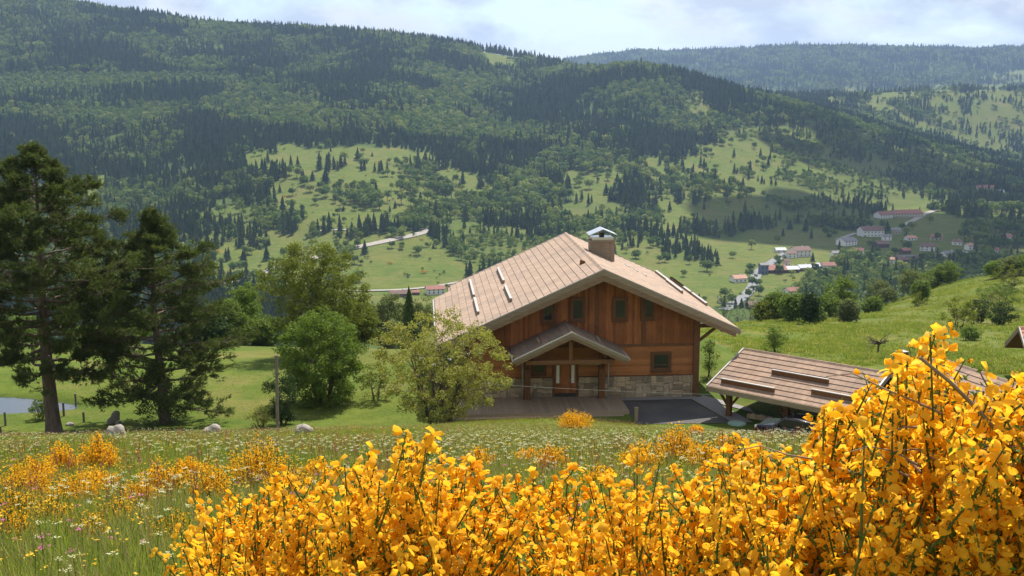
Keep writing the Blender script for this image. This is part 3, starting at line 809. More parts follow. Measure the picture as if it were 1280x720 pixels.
def chalet_roof():
    roof = MB()
    # structural slab under the tiles, both slopes
    def slab(x0, x1, y0, y1):
        z0, z1 = roof_z(x0), roof_z(x1)
        roof.hexa([(x0, y0, z0 - TH), (x1, y0, z1 - TH), (x1, y1, z1 - TH), (x0, y1, z0 - TH), (x0, y0, z0 - .06), (x1, y0, z1 - .06), (x1, y1, z1 - .06), (x0, y1, z0 - .06)])
    slab(-HL, 0, .04, LEN - .04); slab(0, HR, .04, LEN - .04); slab(-HX, -HL, .04, Y_EXT - .04)
    ro = roof.build('roof', M_FASCIA, chalet)
    # tile courses run along the ridge; each tilts so that its lower edge stands proud of the next
    st = 0.5 / K
    for sgn, half in ((-1, HX), (1, HR)):
        x = 0.10
        while x < half - 0.05:
            x1 = min(x + st, half)
            y1 = LEN if x1 <= (HL if sgn < 0 else HR) + 0.26 else Y_EXT
            mb = MB()
            za, zb = roof_z(x - .05) - .020, roof_z(x1 - .010) + .026
            mb.hexa([(sgn * (x - .05), 0, za - .045), (sgn * (x1 - .010), 0, zb - .085), (sgn * (x1 - .010), y1, zb - .085), (sgn * (x - .05), y1, za - .045),
                     (sgn * (x - .05), 0, za), (sgn * (x1 - .010), 0, zb), (sgn * (x1 - .010), y1, zb), (sgn * (x - .05), y1, za)])
            mb.build('tile_course', M_TILE, ro)
            x = x1
    mb = MB(); mb.prism([(-.20, APEX - .10), (-.06, APEX + .05), (.06, APEX + .05), (.20, APEX - .10), (.16, APEX - .14), (-.16, APEX - .14)], 'y', -.01, LEN + .01)
    mb.build('ridge_cap', M_TILE, ro)
    # bargeboards, front and back, with a metal edge
    for y0, y1 in ((-.055, -.005), (LEN + .005, LEN + .055)):
        for sgn, half in ((-1, HX if y0 < 1 else HL), (1, HR)):
            for nm, t0, t1, dy, mt in (('bargeboard', .02, .36, 0, M_FASCIA), ('lower_bargeboard', .34, .74, .02, M_FASCIA2), ('verge_trim', -.05, .035, -.015, M_TRIM)):
                a = y0 - dy if y0 < 1 else y0; b = y1 if y0 < 1 else y1 + dy
                if nm == 'lower_bargeboard': a, b = (y0 + .01, y1 + .05) if y0 < 1 else (y0 - .05, y1 - .01)
                hh = half + (.02 if nm != 'lower_bargeboard' else -.25)
                poly = [(0, APEX - t1), (sgn * hh, roof_z(hh) - t1), (sgn * hh, roof_z(hh) - t0), (0, APEX - t0)]
                if nm == 'lower_bargeboard': poly = [(0, APEX - t1), (sgn * hh, roof_z(hh) - t1 + .12), (sgn * hh, roof_z(hh) - t0), (0, APEX - t0)]
                m2 = MB(); m2.prism(poly, 'y', a, b); m2.build(nm, mt, ro)
    # eave gutters
    for xg, y1 in ((HR + .07, LEN), (-HX - .07, Y_EXT)):
        m2 = MB(); z = roof_z(xg) - .12
        m2.tube([(xg, -.02, z), (xg, y1, z)], .075, 8); m2.build('gutter', M_TRIM, ro, smooth=True)
    # purlins that carry the overhang
    for x in (-8.2, -5.6, -2.8, 0, 2.8, 5.6):
        m2 = MB(); z = roof_z(x) - TH - .14 - (.1 if x == 0 else 0)
        m2.box(x - .12, x + .12, .12, YW + .1, z - .15, z + .13); m2.build('purlin', M_BEAM, ro)
        m2 = MB(); m2.box(x - .125, x + .125, .085, .118, z - .155, z + .135); m2.build('purlin_cap', M_FASCIA, ro)
    # snow guards
    def guard(p0, p1, sgn):
        n = Vector((sgn * SL, 0, 1))
        a = ch_plane(p0[0], p0[1], n, APEX + .05); b = ch_plane(p1[0], p1[1], n, APEX + .05)
        x = (a.x + b.x) / 2; y0, y1 = sorted((a.y, b.y))
        sh = max(0.0, y1 - (LEN - .35)); y0 -= sh; y1 -= sh; x = max(-HL + .3, min(HR - .35, x))
        m2 = MB(); z = roof_z(x)
        m2.prism([(x - .09, z + .0), (x + .09, z + .0), (x + .075, z + .20), (x - .075, z + .20)], 'y', y0, y1)
        g = m2.build('snow_guard', M_FASCIA, ro)
        m2 = MB(); m2.box(x - .085, x + .085, y0 - .02, y1 + .02, z + .203, z + .235); m2.build('guard_cap', M_TRIM, g)
    for p in (((622, 337), (630, 353)), ((587, 352), (593, 371)), ((631, 359), (639, 376)), ((592, 375), (599, 392))): guard(*p, -1)
    for p in (((808, 332), (825, 344)), ((836, 341), (854, 353)), ((834, 352), (852, 366)), ((855, 354), (879, 372)), ((881, 375), (902, 390))): guard(*p, 1)
    # roof vent and the flashing band
    v = ch_plane(729, 329, (-SL, 0, 1), APEX)
    m2 = MB(); z = roof_z(v.x); m2.hexa([(v.x - .22, v.y - .15, z - .1), (v.x + .18, v.y - .15, z), (v.x + .18, v.y + .15, z), (v.x - .22, v.y + .15, z - .1), (v.x - .2, v.y - .12, z + .24), (v.x + .1, v.y - .12, z + .16), (v.x + .1, v.y + .12, z + .16), (v.x - .2, v.y + .12, z + .24)])
    m2.build('roof_vent', M_BEAM, ro)
    f = ch_plane(796, 338, (SL, 0, 1), APEX + .05)
    m2 = MB()
    for k in range(3):
        xx = f.x - .55 + k * .5; yy = f.y + .8 - k * .7
        m2.hexa([(xx - .1, yy - .5, roof_z(xx - .1) + .03), (xx + .1, yy - .5, roof_z(xx + .1) + .03), (xx + .1, yy + .5, roof_z(xx + .1) + .03), (xx - .1, yy + .5, roof_z(xx - .1) + .03), (xx - .1, yy - .5, roof_z(xx - .1) + .07), (xx + .1, yy - .5, roof_z(xx + .1) + .07), (xx + .1, yy + .5, roof_z(xx + .1) + .07), (xx - .1, yy + .5, roof_z(xx - .1) + .07)])
    m2.build('flashing', M_METAL, ro)
    # chimney: boarded stack, metal crown and a little gabled cowl
    c0 = ch_plane(739, 318, (0, 1, 0), 10.0); c1 = ch_plane(768, 302, (0, 1, 0), 10.0)
    x0, x1, zt = c0.x, c1.x, c1.z; y0, y1 = 10.0, 11.3
    ck = MB(); ck.box(x0 + .03, x1 - .03, y0 + .03, y1 - .03, roof_z(x1) - .3, zt); chim = ck.build('chimney', M_BEAM, chalet)
    n = 9
    for k in range(n):
        a = x0 + (x1 - x0) * k / n; b = x0 + (x1 - x0) * (k + 1) / n - .012
        m2 = MB(); m2.box(a, b, y0, y0 + .028, roof_z(b) + .03, zt - .02); m2.build('cladding_board', M_FASCIA, chim)
        for xs in (x0 - .028, x1):
            yy0 = y0 + .03 + (y1 - y0 - .03) * k / n
            m2 = MB(); m2.box(xs, xs + .028, yy0, yy0 + (y1 - y0 - .03) / n - .012, roof_z(xs) + .03, zt - .02); m2.build('cladding_board', M_FASCIA, chim)
    m2 = MB(); m2.box(x0 - .09, x1 + .09, y0 - .09, y1 + .09, zt, zt + .10); m2.build('crown', M_FASCIA, chim)
    m2 = MB(); m2.box(x0 + .06, x1 - .06, y0 + .06, y1 - .06, zt + .10, zt + .30); m2.build('metal_collar', M_METAL, chim)
    m2 = MB(); xm = (x0 + x1) / 2
    m2.box(xm - .14, xm + .14, y0 + .3, y1 - .3, zt + .30, zt + .62); m2.build('flue', M_DARK, chim)
    for sg in (-1, 1):
        m2 = MB(); e = (x1 - x0) / 2 + .18
        m2.prism([(xm, zt + .93), (xm + sg * e, zt + .50), (xm + sg * e, zt + .46), (xm, zt + .89)], 'y', y0 - .15, y1 + .15)
        m2.build('cowl_sheet', M_METAL, chim)
    return ro
chalet_roof()

def chalet_walls():
    stone_top = ch_plane(820, 469, (0, 1, 0), YW).z
    band = ch_plane(820, 431, (0, 1, 0), YW).z
    body = MB()
    zr = lambda x: roof_z(x) - TH - .01
    y1 = LEN - 1.4
    poly = [(WL, -.3), (WR, -.3), (WR, zr(WR)), (0, zr(0)), (WL, zr(WL))]
    body.prism(poly, 'y', YW + .05, y1)
    wall = body.build('wall', M_BOARD, chalet)
    # upper vertical boards
    v = MB(); w = .155; x = WL + .02
    while x < WR - .02:
        b = min(x + w - .010, WR)
        t = 0.012 * ((int(x * 100) * 7) % 3) / 2
        za, zb = zr(x) - .012, zr(b) - .012
        v.hexa([(x, YW - .0 - t, band + .085), (b, YW - t, band + .085), (b, YW + .052, band + .085), (x, YW + .052, band + .085), (x, YW - t, za), (b, YW - t, zb), (b, YW + .052, zb), (x, YW + .052, za)])
        x += w
    o = v.build('vertical_cladding', M_BOARD, wall); o['kind'] = 'stuff'
    # lower level boards
    h = MB(); z = stone_top + .03
    while z < band - .09:
        b = min(z + .150, band - .085)
        h.hexa([(WL, YW - .018, z), (WR, YW - .018, z), (WR, YW + .052, z), (WL, YW + .052, z), (WL, YW + .002, b - .008), (WR, YW + .002, b - .008), (WR, YW + .052, b - .008), (WL, YW + .052, b - .008)])
        z += .150
    o = h.build('level_cladding', M_BOARD_H, wall); o['kind'] = 'stuff'
    # side and rear cladding, one lapped sheet of boards each
    s = MB(); z = stone_top
    while z < zr(WR) - .1:
        s.hexa([(WR + .07, YW + .1, z), (WR + .07, y1, z), (WR, y1, z), (WR, YW + .1, z), (WR + .04, YW + .1, z + .17), (WR + .04, y1, z + .17), (WR, y1, z + .17), (WR, YW + .1, z + .17)]); z += .18
    o = s.build('side_cladding', M_BOARD_H, wall); o['kind'] = 'stuff'
    m2 = MB(); m2.box(WL - .03, WR + .03, YW - .06, YW + .05, band - .08, band + .08); m2.build('floor_beam', M_BEAM, wall)
    # corner post and braces of the eaves
    for xa in (WR + .0, ):
        m2 = MB(); m2.box(xa - .16, xa + .24, YW - .14, YW + .26, -.1, zr(WR) - .08); m2.build('corner_post', M_BEAM, chalet)
    m2 = MB(); m2.box(WL - .2, WL + .2, YW - .12, YW + .26, -.1, zr(WL) - .08); m2.build('corner_post', M_BEAM, chalet)
    zt = zr(HR - 1.0)
    m2 = MB(); m2.bar((WR + .245, YW + .06, zt - 1.15), (HR - 1.1, YW + .06, zt - .28), .16, .18, up=(0, 1, 0)); m2.build('eave_brace', M_BEAM, chalet)
    m2 = MB(); m2.box(WR + .245, HR - .75, YW - .04, YW + .16, zt - .28, zt - .06); m2.build('eave_bracket', M_BEAM, chalet)
    m2 = MB(); m2.box(HR - 1.15, HR - .9, .2, LEN - .3, zr(HR - .9) - .25, zr(HR - .9) - .01); m2.build('eave_purlin', M_BEAM, chalet)
    # posts that divide the gable
    for x in (-3.0, -.15, 2.9):
        m2 = MB(); m2.box(x - .11, x + .11, YW - .055, YW + .03, band + .083, zr(x + .11) - .02); m2.build('gable_post', M_BEAM, wall)
    # stone base: mortar core and separate stones
    dx0 = ch_plane(693, 496, (0, 1, 0), YW).x - .15; dx1 = ch_plane(720, 496, (0, 1, 0), YW).x + .15
    pl = MB(); pl.box(WL - .04, dx0, YW - .085, YW + .049, -.3, stone_top); pl.box(dx1, WR - .17, YW - .085, YW + .049, -.3, stone_top); plinth = pl.build('stone_base', M_MORTAR, chalet)
    m2 = MB(); m2.box(WL - .06, dx0, YW - .155, YW + .04, stone_top + .002, stone_top + .045); m2.box(dx1, WR - .17, YW - .155, YW + .04, stone_top + .002, stone_top + .045); m2.build('base_ledge', M_BEAM, chalet)
    rng = random.Random(5); meshes = []
    for k in range(14):
        bm = bmesh.new(); bmesh.ops.create_cube(bm, size=1.0)
        bmesh.ops.bevel(bm, geom=list(bm.edges), offset=.16, segments=1, affect='EDGES')
        for vv in bm.verts: vv.co += Vector((rng.uniform(-.09, .09), rng.uniform(-.12, .12), rng.uniform(-.09, .09)))
        me = bpy.data.meshes.new('stone'); bm.to_mesh(me); bm.free(); me.materials.append(M_STONE); meshes.append(me)
    x = WL                                            # random rubble: columns of uneven width, each stacked on its own
    while x < WR - .25:
        w = rng.uniform(.34, .72); z = -.06 - rng.uniform(0, .2)
        if dx0 - .1 < x + w and x < dx1: 
            if x >= dx0 - .25: x = dx1; continue
            w = dx0 - x
        w = min(w, WR - .18 - x)
        while z < stone_top - .02:
            hgt = rng.uniform(.18, .44)
            if stone_top - z - hgt < .13: hgt = stone_top - z
            n = 2 if (w > .5 and rng.random() < .5) else 1
            cut = rng.uniform(.35, .65)
            for q in range(n):
                a0 = x if q == 0 else x + w * cut; ww = w if n == 1 else (w * cut if q == 0 else w * (1 - cut))
                o = link('stone', meshes[rng.randrange(14)], None, plinth, (a0 + ww / 2, YW - .08 + rng.uniform(-.025, .015), z + hgt / 2))
                o.scale = (ww * 1.0, .16, hgt * .96); o.rotation_euler = (0, rng.uniform(-.13, .13), rng.choice((0, math.pi)))
            z += hgt
        x += w
    return stone_top, band, plinth, wall
STONE_TOP, BAND, PLINTH, WALL = chalet_walls()

def chalet_window(p0, p1, bars=0, vert=0):
    a = ch_plane(p0[0], p1[1], (0, 1, 0), YW); b = ch_plane(p1[0], p0[1], (0, 1, 0), YW)
    x0, x1, z0, z1 = a.x, b.x, a.z, b.z
    fr = .15
    m = MB()
    m.box(x0 - fr, x1 + fr, YW - .13, YW + .0, z1, z1 + fr); m.box(x0 - fr, x1 + fr, YW - .13, YW + .0, z0 - fr, z0)
    m.box(x0 - fr, x0, YW - .129, YW + .0, z0, z1); m.box(x1, x1 + fr, YW - .129, YW + .0, z0, z1)
    wd = m.build('window', M_FRAME, chalet)
    m = MB(); t = .07
    m.box(x0, x1, YW - .075, YW - .03, z0, z0 + t); m.box(x0, x1, YW - .075, YW - .03, z1 - t, z1)
    m.box(x0, x0 + t, YW - .074, YW - .03, z0 + t, z1 - t); m.box(x1 - t, x1, YW - .074, YW - .03, z0 + t, z1 - t)
    if vert: m.box((x0 + x1) / 2 - .03, (x0 + x1) / 2 + .03, YW - .073, YW - .03, z0 + t, z1 - t)
    if bars: m.box(x0 + t, x1 - t, YW - .072, YW - .03, z0 + .25 * (z1 - z0), z0 + .25 * (z1 - z0) + .05)
    m.build('sash', M_BEAM, wd)
    m = MB(); m.box(x0 + t, x1 - t, YW - .045, YW - .035, z0 + t, z1 - t); m.build('pane', M_GLASS, wd)
    m = MB(); m.box(x0 - fr - .03, x1 + fr + .03, YW - .19, YW - .131, z0 - fr - .04, z0 - fr + .03); m.build('sill', M_FRAME, wd)
for p in (((679, 378), (692, 401)), ((715, 374), (729, 399)), ((768, 374), (782, 398)), ((803, 373), (816, 397))): chalet_window(*p)
chalet_window((816, 442), (836, 461), bars=1, vert=0)
chalet_window((667, 455), (680, 466))

def porch():
    pa = ch_plane(705, 401, (0, 1, 0), YW)                # ridge where it meets the wall
    rz = pa.z; xc = pa.x + .02
    fr = ch_plane(712, 416, (0, 0, 1), rz)                # ridge at the front
    y0 = fr.y; half = 3.55; s = .47
    pz = lambda x: rz - s * abs(x - xc)
    pr = MB()
    for sg in (-1, 1):
        pr.hexa([(xc, y0 + .03, rz - .24), (xc + sg * half, y0 + .03, pz(xc + half) - .24), (xc + sg * half, YW - .07, pz(xc + half) - .24), (xc, YW - .07, rz - .24),
                 (xc, y0 + .03, rz - .05), (xc + sg * half, y0 + .03, pz(xc + half) - .05), (xc + sg * half, YW - .07, pz(xc + half) - .05), (xc, YW - .07, rz - .05)])
    po = pr.build('porch_roof', M_BEAM, chalet)
    st = .42
    for sg in (-1, 1):
        d = .06
        while d < half - .02:
            d1 = min(d + st, half); mb = MB()
            za, zb = rz - s * (d - .04) - .015, rz - s * d1 + .025
            mb.hexa([(xc + sg * (d - .04), y0, za - .03), (xc + sg * d1, y0, zb - .06), (xc + sg * d1, YW - .075, zb - .06), (xc + sg * (d - .04), YW - .075, za - .03),
                     (xc + sg * (d - .04), y0, za), (xc + sg * d1, y0, zb), (xc + sg * d1, YW - .075, zb), (xc + sg * (d - .04), YW - .075, za)])
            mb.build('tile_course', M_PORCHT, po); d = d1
        mb = MB(); xg = xc + sg * 1.9; z = pz(xg)
        mb.prism([(xg - .07, z), (xg + .07, z), (xg + .06, z + .15), (xg - .06, z + .15)], 'y', y0 + 1.0, y0 + 2.2); mb.build('snow_guard', M_FASCIA, po)
        for nm, t0, t1, a, b, mt in (('bargeboard', .0, .22, -.05, -.005, M_FASCIA), ('lower_bargeboard', .21, .42, -.035, .03, M_FASCIA2), ('verge_trim', -.06, .02, -.065, -.003, M_TRIM)):
            hh = half + .02 - (.12 if nm[0] == 'l' else 0)
            mb = MB(); mb.prism([(xc, rz - t1), (xc + sg * hh, pz(xc + hh) - t1), (xc + sg * hh, pz(xc + hh) - t0), (xc, rz - t0)], 'y', y0 + a, y0 + b); mb.build(nm, mt, po)
        mb = MB(); xg = xc + sg * (half + .07); mb.tube([(xg, y0 - .02, pz(xg) - .06), (xg, YW - .1, pz(xg) - .06)], .06, 8); mb.build('gutter', M_TRIM, po, smooth=True)
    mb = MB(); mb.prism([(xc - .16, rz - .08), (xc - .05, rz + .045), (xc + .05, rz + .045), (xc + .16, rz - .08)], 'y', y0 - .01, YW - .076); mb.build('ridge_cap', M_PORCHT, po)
    # frame: posts, tie beam, king post, arched braces
    yp = y0 + .45; yq = YW - .62
    pl_ = ch_plane(659, 480, (0, 1, 0), yq).x; pr_ = ch_plane(752, 480, (0, 1, 0), yq).x
    zb = ch_plane(700, 455, (0, 1, 0), yp).z
    for x in (pl_, pr_):
        mb = MB(); mb.box(x - .19, x + .19, yq - .19, yq + .19, -.1, zb - .042); mb.build('porch_post', M_BEAM, chalet)
        mb = MB(); mb.box(x - .14, x + .14, yp + .135, YW - .17, zb - .04, zb + .24); mb.build('side_beam', M_BEAM, chalet)
        mb = MB(); mb.bar((x, yq - .2, zb - .9), (x, yq - 1.1, zb - .06), .13, .15, up=(1, 0, 0)); mb.build('post_brace', M_BEAM, chalet)
    mb = MB(); mb.box(pl_ - .35, pr_ + .35, yp - .13, yp + .13, zb, zb + .26); mb.build('tie_beam', M_BEAM, chalet)
    mb = MB(); mb.box(xc - .11, xc + .11, yp - .11, yp + .11, zb + .262, rz - .3); mb.build('king_post', M_BEAM, chalet)
    for sg in (-1, 1):
        mb = MB()
        e = min(abs(pl_ - xc), abs(pr_ - xc))
        a = [Vector((xc + sg * e * (1 - t), yp, zb + .27 + (rz - .55 - zb - .27) * math.sin(t * math.pi / 2))) for t in np.linspace(.06, .93, 8)]
        for i in range(7): mb.bar(a[i], a[i + 1] + (a[i + 1] - a[i]) * .04, .13, .17, up=(0, 1, 0))
        mb.build('arched_brace', M_BEAM, chalet)
    # lintel board, hanging lamp board and downpipes
    a = ch_plane(727, 459, (0, 1, 0), yp + .3); mb = MB(); mb.box(a.x, a.x + 1.15, yp + .2, yp + .26, zb - .15, zb - .01); mb.build('sign_board', M_FASCIA, chalet)
    for x, zz in ((pl_ - .3, zb), (pr_ + .42, zb)):
        mb = MB(); mb.tube([(x, yq - .05, .02), (x, yq - .05, zz - .05)], .045, 8); mb.build('downpipe', M_TRIM, chalet, smooth=True)
    return pl_, pr_
PL, PR = porch()

def door():
    a = ch_plane(693, 496, (0, 1, 0), YW); b = ch_plane(720, 455, (0, 1, 0), YW)
    x0, x1, z0, z1 = a.x, b.x, .2, b.z + .05
    m = MB(); m.box(x0 - .14, x0, YW - .16, YW, z0, z1 + .14); m.box(x1, x1 + .14, YW - .16, YW, z0, z1 + .14); m.box(x0, x1, YW - .159, YW, z1, z1 + .139)
    d = m.build('door', M_BEAM, chalet)
    m = MB(); w = (x1 - x0)
    for k in range(6): m.box(x0 + w * k / 6 + .005, x0 + w * (k + 1) / 6 - .005, YW - .115 - (.01 if k % 2 else 0), YW - .09, z0 + .22, z1 - .01)
    m.build('door_leaf', M_BOARD, d)
    m = MB(); m.box(x0 + .003, x1 - .003, YW - .16, YW - .10, z0, z0 + .21); m.build('threshold_board', M_DARK, d)
    for xx in (x0 + .10, x1 - .32):
        m = MB(); m.box(xx, xx + .2, YW - .145, YW - .128, z0 + .9, z1 - .08); m.build('sidelight', M_WHITE, d)
    m = MB(); m.tube([(x1 - .42, YW - .16, z0 + 1.0), (x1 - .42, YW - .16, z0 + 1.16)], .02, 6); m.box(x1 - .435, x1 - .405, YW - .16, YW - .12, z0 + 1.06, z0 + 1.1); m.build('handle', M_METAL, d)
door()

def deck():
    top = .20
    yb = YW - .17; yf = ch_plane(700, 515.5, (0, 0, 1), top).y
    xr = ch_plane(789, 517, (0, 0, 1), top).x; xr2 = ch_plane(772, 497, (0, 0, 1), top).x; xl = -9.6
    dk = empty('deck', CH_O, CH_A, 'wooden entrance deck of planks before the chalet porch', 'deck')
    n = 30; d = (yb - yf)
    # joists and rim
    m = MB(); m.box(xl + .02, xr - .12, yf + .05, yb - .02, -.3, top - .05); m.build('deck_frame', M_BEAM, dk)
    k = 0; x = xl
    while x < xr - .02:
        w = .19; xe = min(x + w - .012, xr)
        ye = yb if xe <= xr2 else yb - d * (xe - xr2) / max(xr - xr2, .01) * .0
        m = MB(); m.box(x, xe, yf, ye, top - .045 + .003 * (k % 2), top + .003 * (k % 2)); m.build('plank', M_DECK, dk)
        x += w; k += 1
    m = MB(); m.box(xl, xr, yf - .05, yf - .006, -.25, top - .02); m.build('rim_board', M_DECK, dk)
    m = MB(); m.box(xl, xr - .4, yf - .42, yf - .054, -.45, .02); m.build('step', M_DECK, dk)
    # little bollard post at the corner of the deck
    p = ch_plane(795, 529, (0, 0, 1), -.1)
    m = MB(); m.box(-.1, .1, -.1, .1, -.3, .85); m.box(-.12, .12, -.12, .12, .852, .9)
    o = m.build('wooden_post', M_DECK); o.location = CH_M @ Vector((p.x, p.y, 0)); o.rotation_euler.z = CH_A
    tag(o, 'short square timber post at the corner of the entrance deck', 'post')
    return yf, xr
DECK_Y, DECK_X = deck()

def sheet(name, pts, mat, lift, label, kind='structure', cat=None, sub=6, parent=None):
    """a patch of paving laid on the ground: quad of four ground points"""
    A, B, C, D = [np.array(p[:2], float) for p in pts]
    n = sub; V = []
    for i in range(n + 1):
        for j in range(n + 1):
            u, v = i / n, j / n
            q = (A * (1 - u) + B * u) * (1 - v) + (D * (1 - u) + C * u) * v
            V.append((q[0], q[1]))
    V = np.array(V); z = ground(V[:, 0], V[:, 1]) + lift
    V = np.column_stack([V, z])
    i = np.arange(n)[:, None] * (n + 1); j = np.arange(n)[None]
    F = np.stack([i + j, i + j + 1, i + n + 2 + j, i + n + 1 + j], -1).reshape(-1, 4)
    o = link(name, np_mesh(name, V, F, mat, smooth=True))
    tag(o, label, cat or name.split('_')[-1], kind=kind)
    return o
def cw(x, y): v = CH_M @ Vector((x, y, 0)); return (v.x, v.y)
sheet('driveway', [cw(DECK_X + .05, -4.4), cw(7.2, -4.6), cw(5.9, .75), cw(DECK_X + .05, .75)], M_ASPH, .03, 'dark asphalt driveway beside the deck', sub=10)
sheet('gravel_strip', [cw(7.25, -4.6), cw(8.5, -4.6), cw(7.1, 1.4), cw(5.95, 1.1)], M_GRAVEL, .04, 'band of grey gravel along the driveway', sub=8)
sheet('gravel_border', [cw(DECK_X + .05, .78), cw(6.0, .78), cw(6.6, 1.5), cw(DECK_X + .05, 1.5)], M_GRAVEL, .044, 'grey gravel along the stone wall', sub=5)
# ------------------------------------------------------------------ carport, garage and neighbouring house
def at_z(px, py, z):
    a, b = ray(px, py); y = z / b
    return Vector((a * y, y, z))
M_TILE2 = tile_mat('carport_tiles', (0.265, 0.175, 0.122), (0.35, 0.240, 0.172), (0.23, 0.17, 0.13), 0)
M_TILE3 = surf_mat('red_tiles', (0.40, 0.17, 0.11), (0.52, 0.25, 0.17), scale=5, rough=0.9, bmp=0.4, bdist=0.02, per_obj=0.12)

def gable_building(name, A, B, span, rise, ridge_z, eave_h, label, cat, tile, course=.5, open_front=True, guards=(), far=True):
    """building whose ridge runs from A to B (world); local x along the ridge, local -y towards the viewer's slope"""
    d = (B - A); L = math.hypot(d.x, d.y); rz = math.atan2(d.y, d.x)
    gzv = ridge_z - eave_h - rise
    root = empty(name, (A.x, A.y, gzv), rz, label, cat)
    H = eave_h + rise; s = rise / span
    z = lambda y: H - s * abs(y)
    rf = MB()
    for sg in (-1, 1):
        rf.hexa([(.03, 0, H - .26), (L - .03, 0, H - .26), (L - .03, sg * span, z(span) - .26), (.03, sg * span, z(span) - .26), (.03, 0, H - .05), (L - .03, 0, H - .05), (L - .03, sg * span, z(span) - .05), (.03, sg * span, z(span) - .05)])
    ro = rf.build('roof', M_BEAM, root)
    for sg in (-1, 1):
        y = .05
        while y < span - .03:
            y1 = min(y + course, span); mb = MB()
            za, zb = z(y - .04) - .02, z(y1) + .035
            mb.hexa([(0, sg * (y - .04), za - .04), (L, sg * (y - .04), za - .04), (L, sg * (y1 - .012), zb - .08), (0, sg * (y1 - .012), zb - .08), (0, sg * (y - .04), za), (L, sg * (y - .04), za), (L, sg * (y1 - .012), zb), (0, sg * (y1 - .012), zb)])
            mb.build('tile_course', tile, ro); y = y1
        mb = MB(); mb.box(-.05, L + .05, sg * span - .03 + (.035 if sg > 0 else -.035), sg * span + .03 + (.035 if sg > 0 else -.035), z(span) - .30, z(span) + .01); mb.build('eave_board', M_FASCIA, ro)
        for x0, x1 in ((-.06, -.005), (L + .005, L + .06)):
            mb = MB(); mb.prism([(0, H - .28), (sg * (span + .05), z(span + .05) - .28), (sg * (span + .05), z(span + .05) + .03), (0, H + .03)], 'x', x0, x1); mb.build('bargeboard', M_FASCIA, ro)
            mb = MB(); mb.prism([(0, H + .032), (sg * (span + .05), z(span + .05) + .032), (sg * (span + .05), z(span + .05) + .07), (0, H + .07)], 'x', x0 - .02, x1 + .02); mb.build('verge_trim', M_TRIM, ro)
    mb = MB(); mb.prism([(-.16, H - .06), (-.05, H + .06), (.05, H + .06), (.16, H - .06)], 'x', -.02, L + .02); mb.build('ridge_cap', tile, ro)
    inv = root.matrix_basis.inverted() if False else (Matrix.Translation((A.x, A.y, gzv)) @ Matrix.Rotation(rz, 4, 'Z')).inverted()
    for p0, p1 in guards:
        o = inv @ Vector((0, 0, 0)); n = Vector((0, -s, 1)); q = []
        for pp in (p0, p1):
            a, b = ray(*pp); v = inv.to_3x3() @ Vector((a, 1, b)); q.append(o + v * ((H + .06 - n.dot(o)) / n.dot(v)))
        yy = (q[0].y + q[1].y) / 2; zz = z(yy)
        mb = MB(); mb.box(q[0].x, q[1].x, yy - .09, yy + .07, zz - .02, zz + .24); g = mb.build('snow_guard', M_BEAM, ro)
        mb = MB(); mb.box(q[0].x - .02, q[1].x + .02, yy - .10, yy + .08, zz + .243, zz + .28); mb.build('guard_cap', M_TRIM, g)
    return root, L, H, span, z

def carport():
    A = at_z(930, 436, -15.95); B = at_z(1112, 466, -15.95)
    root, L, H, sp, z = gable_building('carport', A, B, 4.45, 1.55, -15.95, 2.55, 'open timber carport with brown tiled roof beside the driveway', 'carport', M_TILE2,
        guards=(((902, 477), (968, 489)), ((965, 466), (1036, 478)), ((1015, 490), (1070, 501))))
    for y in (-3.3, 3.3):
        for x in (.9, L * .5, L - .9):
            m = MB(); m.box(x - .15, x + .15, y - .15, y + .15, -.5, z(abs(y)) - .52); m.build('post', M_BEAM, root)
            for sg in (-1, 1):
                m = MB(); m.bar((x + sg * .155, y, 1.3), (x + sg * 1.0, y, z(abs(y)) - .55), .12, .14, up=(0, 1, 0)); m.build('brace', M_BEAM, root)
        m = MB(); m.box(.2, L - .2, y - .12, y + .12, z(abs(y)) - .515, z(abs(y)) - .27); m.build('plate_beam', M_BEAM, root)
    for x in (.9, L * .5, L - .9):
        m = MB(); m.box(x - .09, x + .09, -3.17, 3.17, z(3.3) - .50, z(3.3) - .29); m.build('tie_beam', M_BEAM, root)
    # boarded back and far end
    m = MB(); x = L * .42
    while x < L - .2:
        m.box(x, x + .17, 3.46, 3.49, -.3, z(3.46) - .30); x += .18
    o = m.build('back_boarding', M_BEAM, root); o['kind'] = 'stuff'
    return root
CARPORT = carport()

def garage():
    A = at_z(1172, 447, -15.9); B = A + (at_z(1277, 482, -15.9) - A) * 1.25
    root, L, H, sp, z = gable_building('garage', B, A, 2.7, 1.0, -15.9, 2.6, 'garage with brown tiled roof beyond the tall flowering broom', 'garage', M_TILE2)
    w = MB(); w.prism([(-sp + .45, -.6), (sp - .45, -.6), (sp - .45, z(sp - .45) - .27), (0, H - .27), (-sp + .45, z(sp - .45) - .27)], 'x', .5, L - .5)
    w.build('wall', M_BOARD_H, root)
    m = MB(); m.box(L - .5, L - .45, -1.2, 1.2, -.3, 2.0); d = m.build('door', M_BEAM, root)
    m = MB(); m.box(L - .446, L - .40, -.95, -.85, .7, .95); m.build('handle', M_METAL, d)
garage()

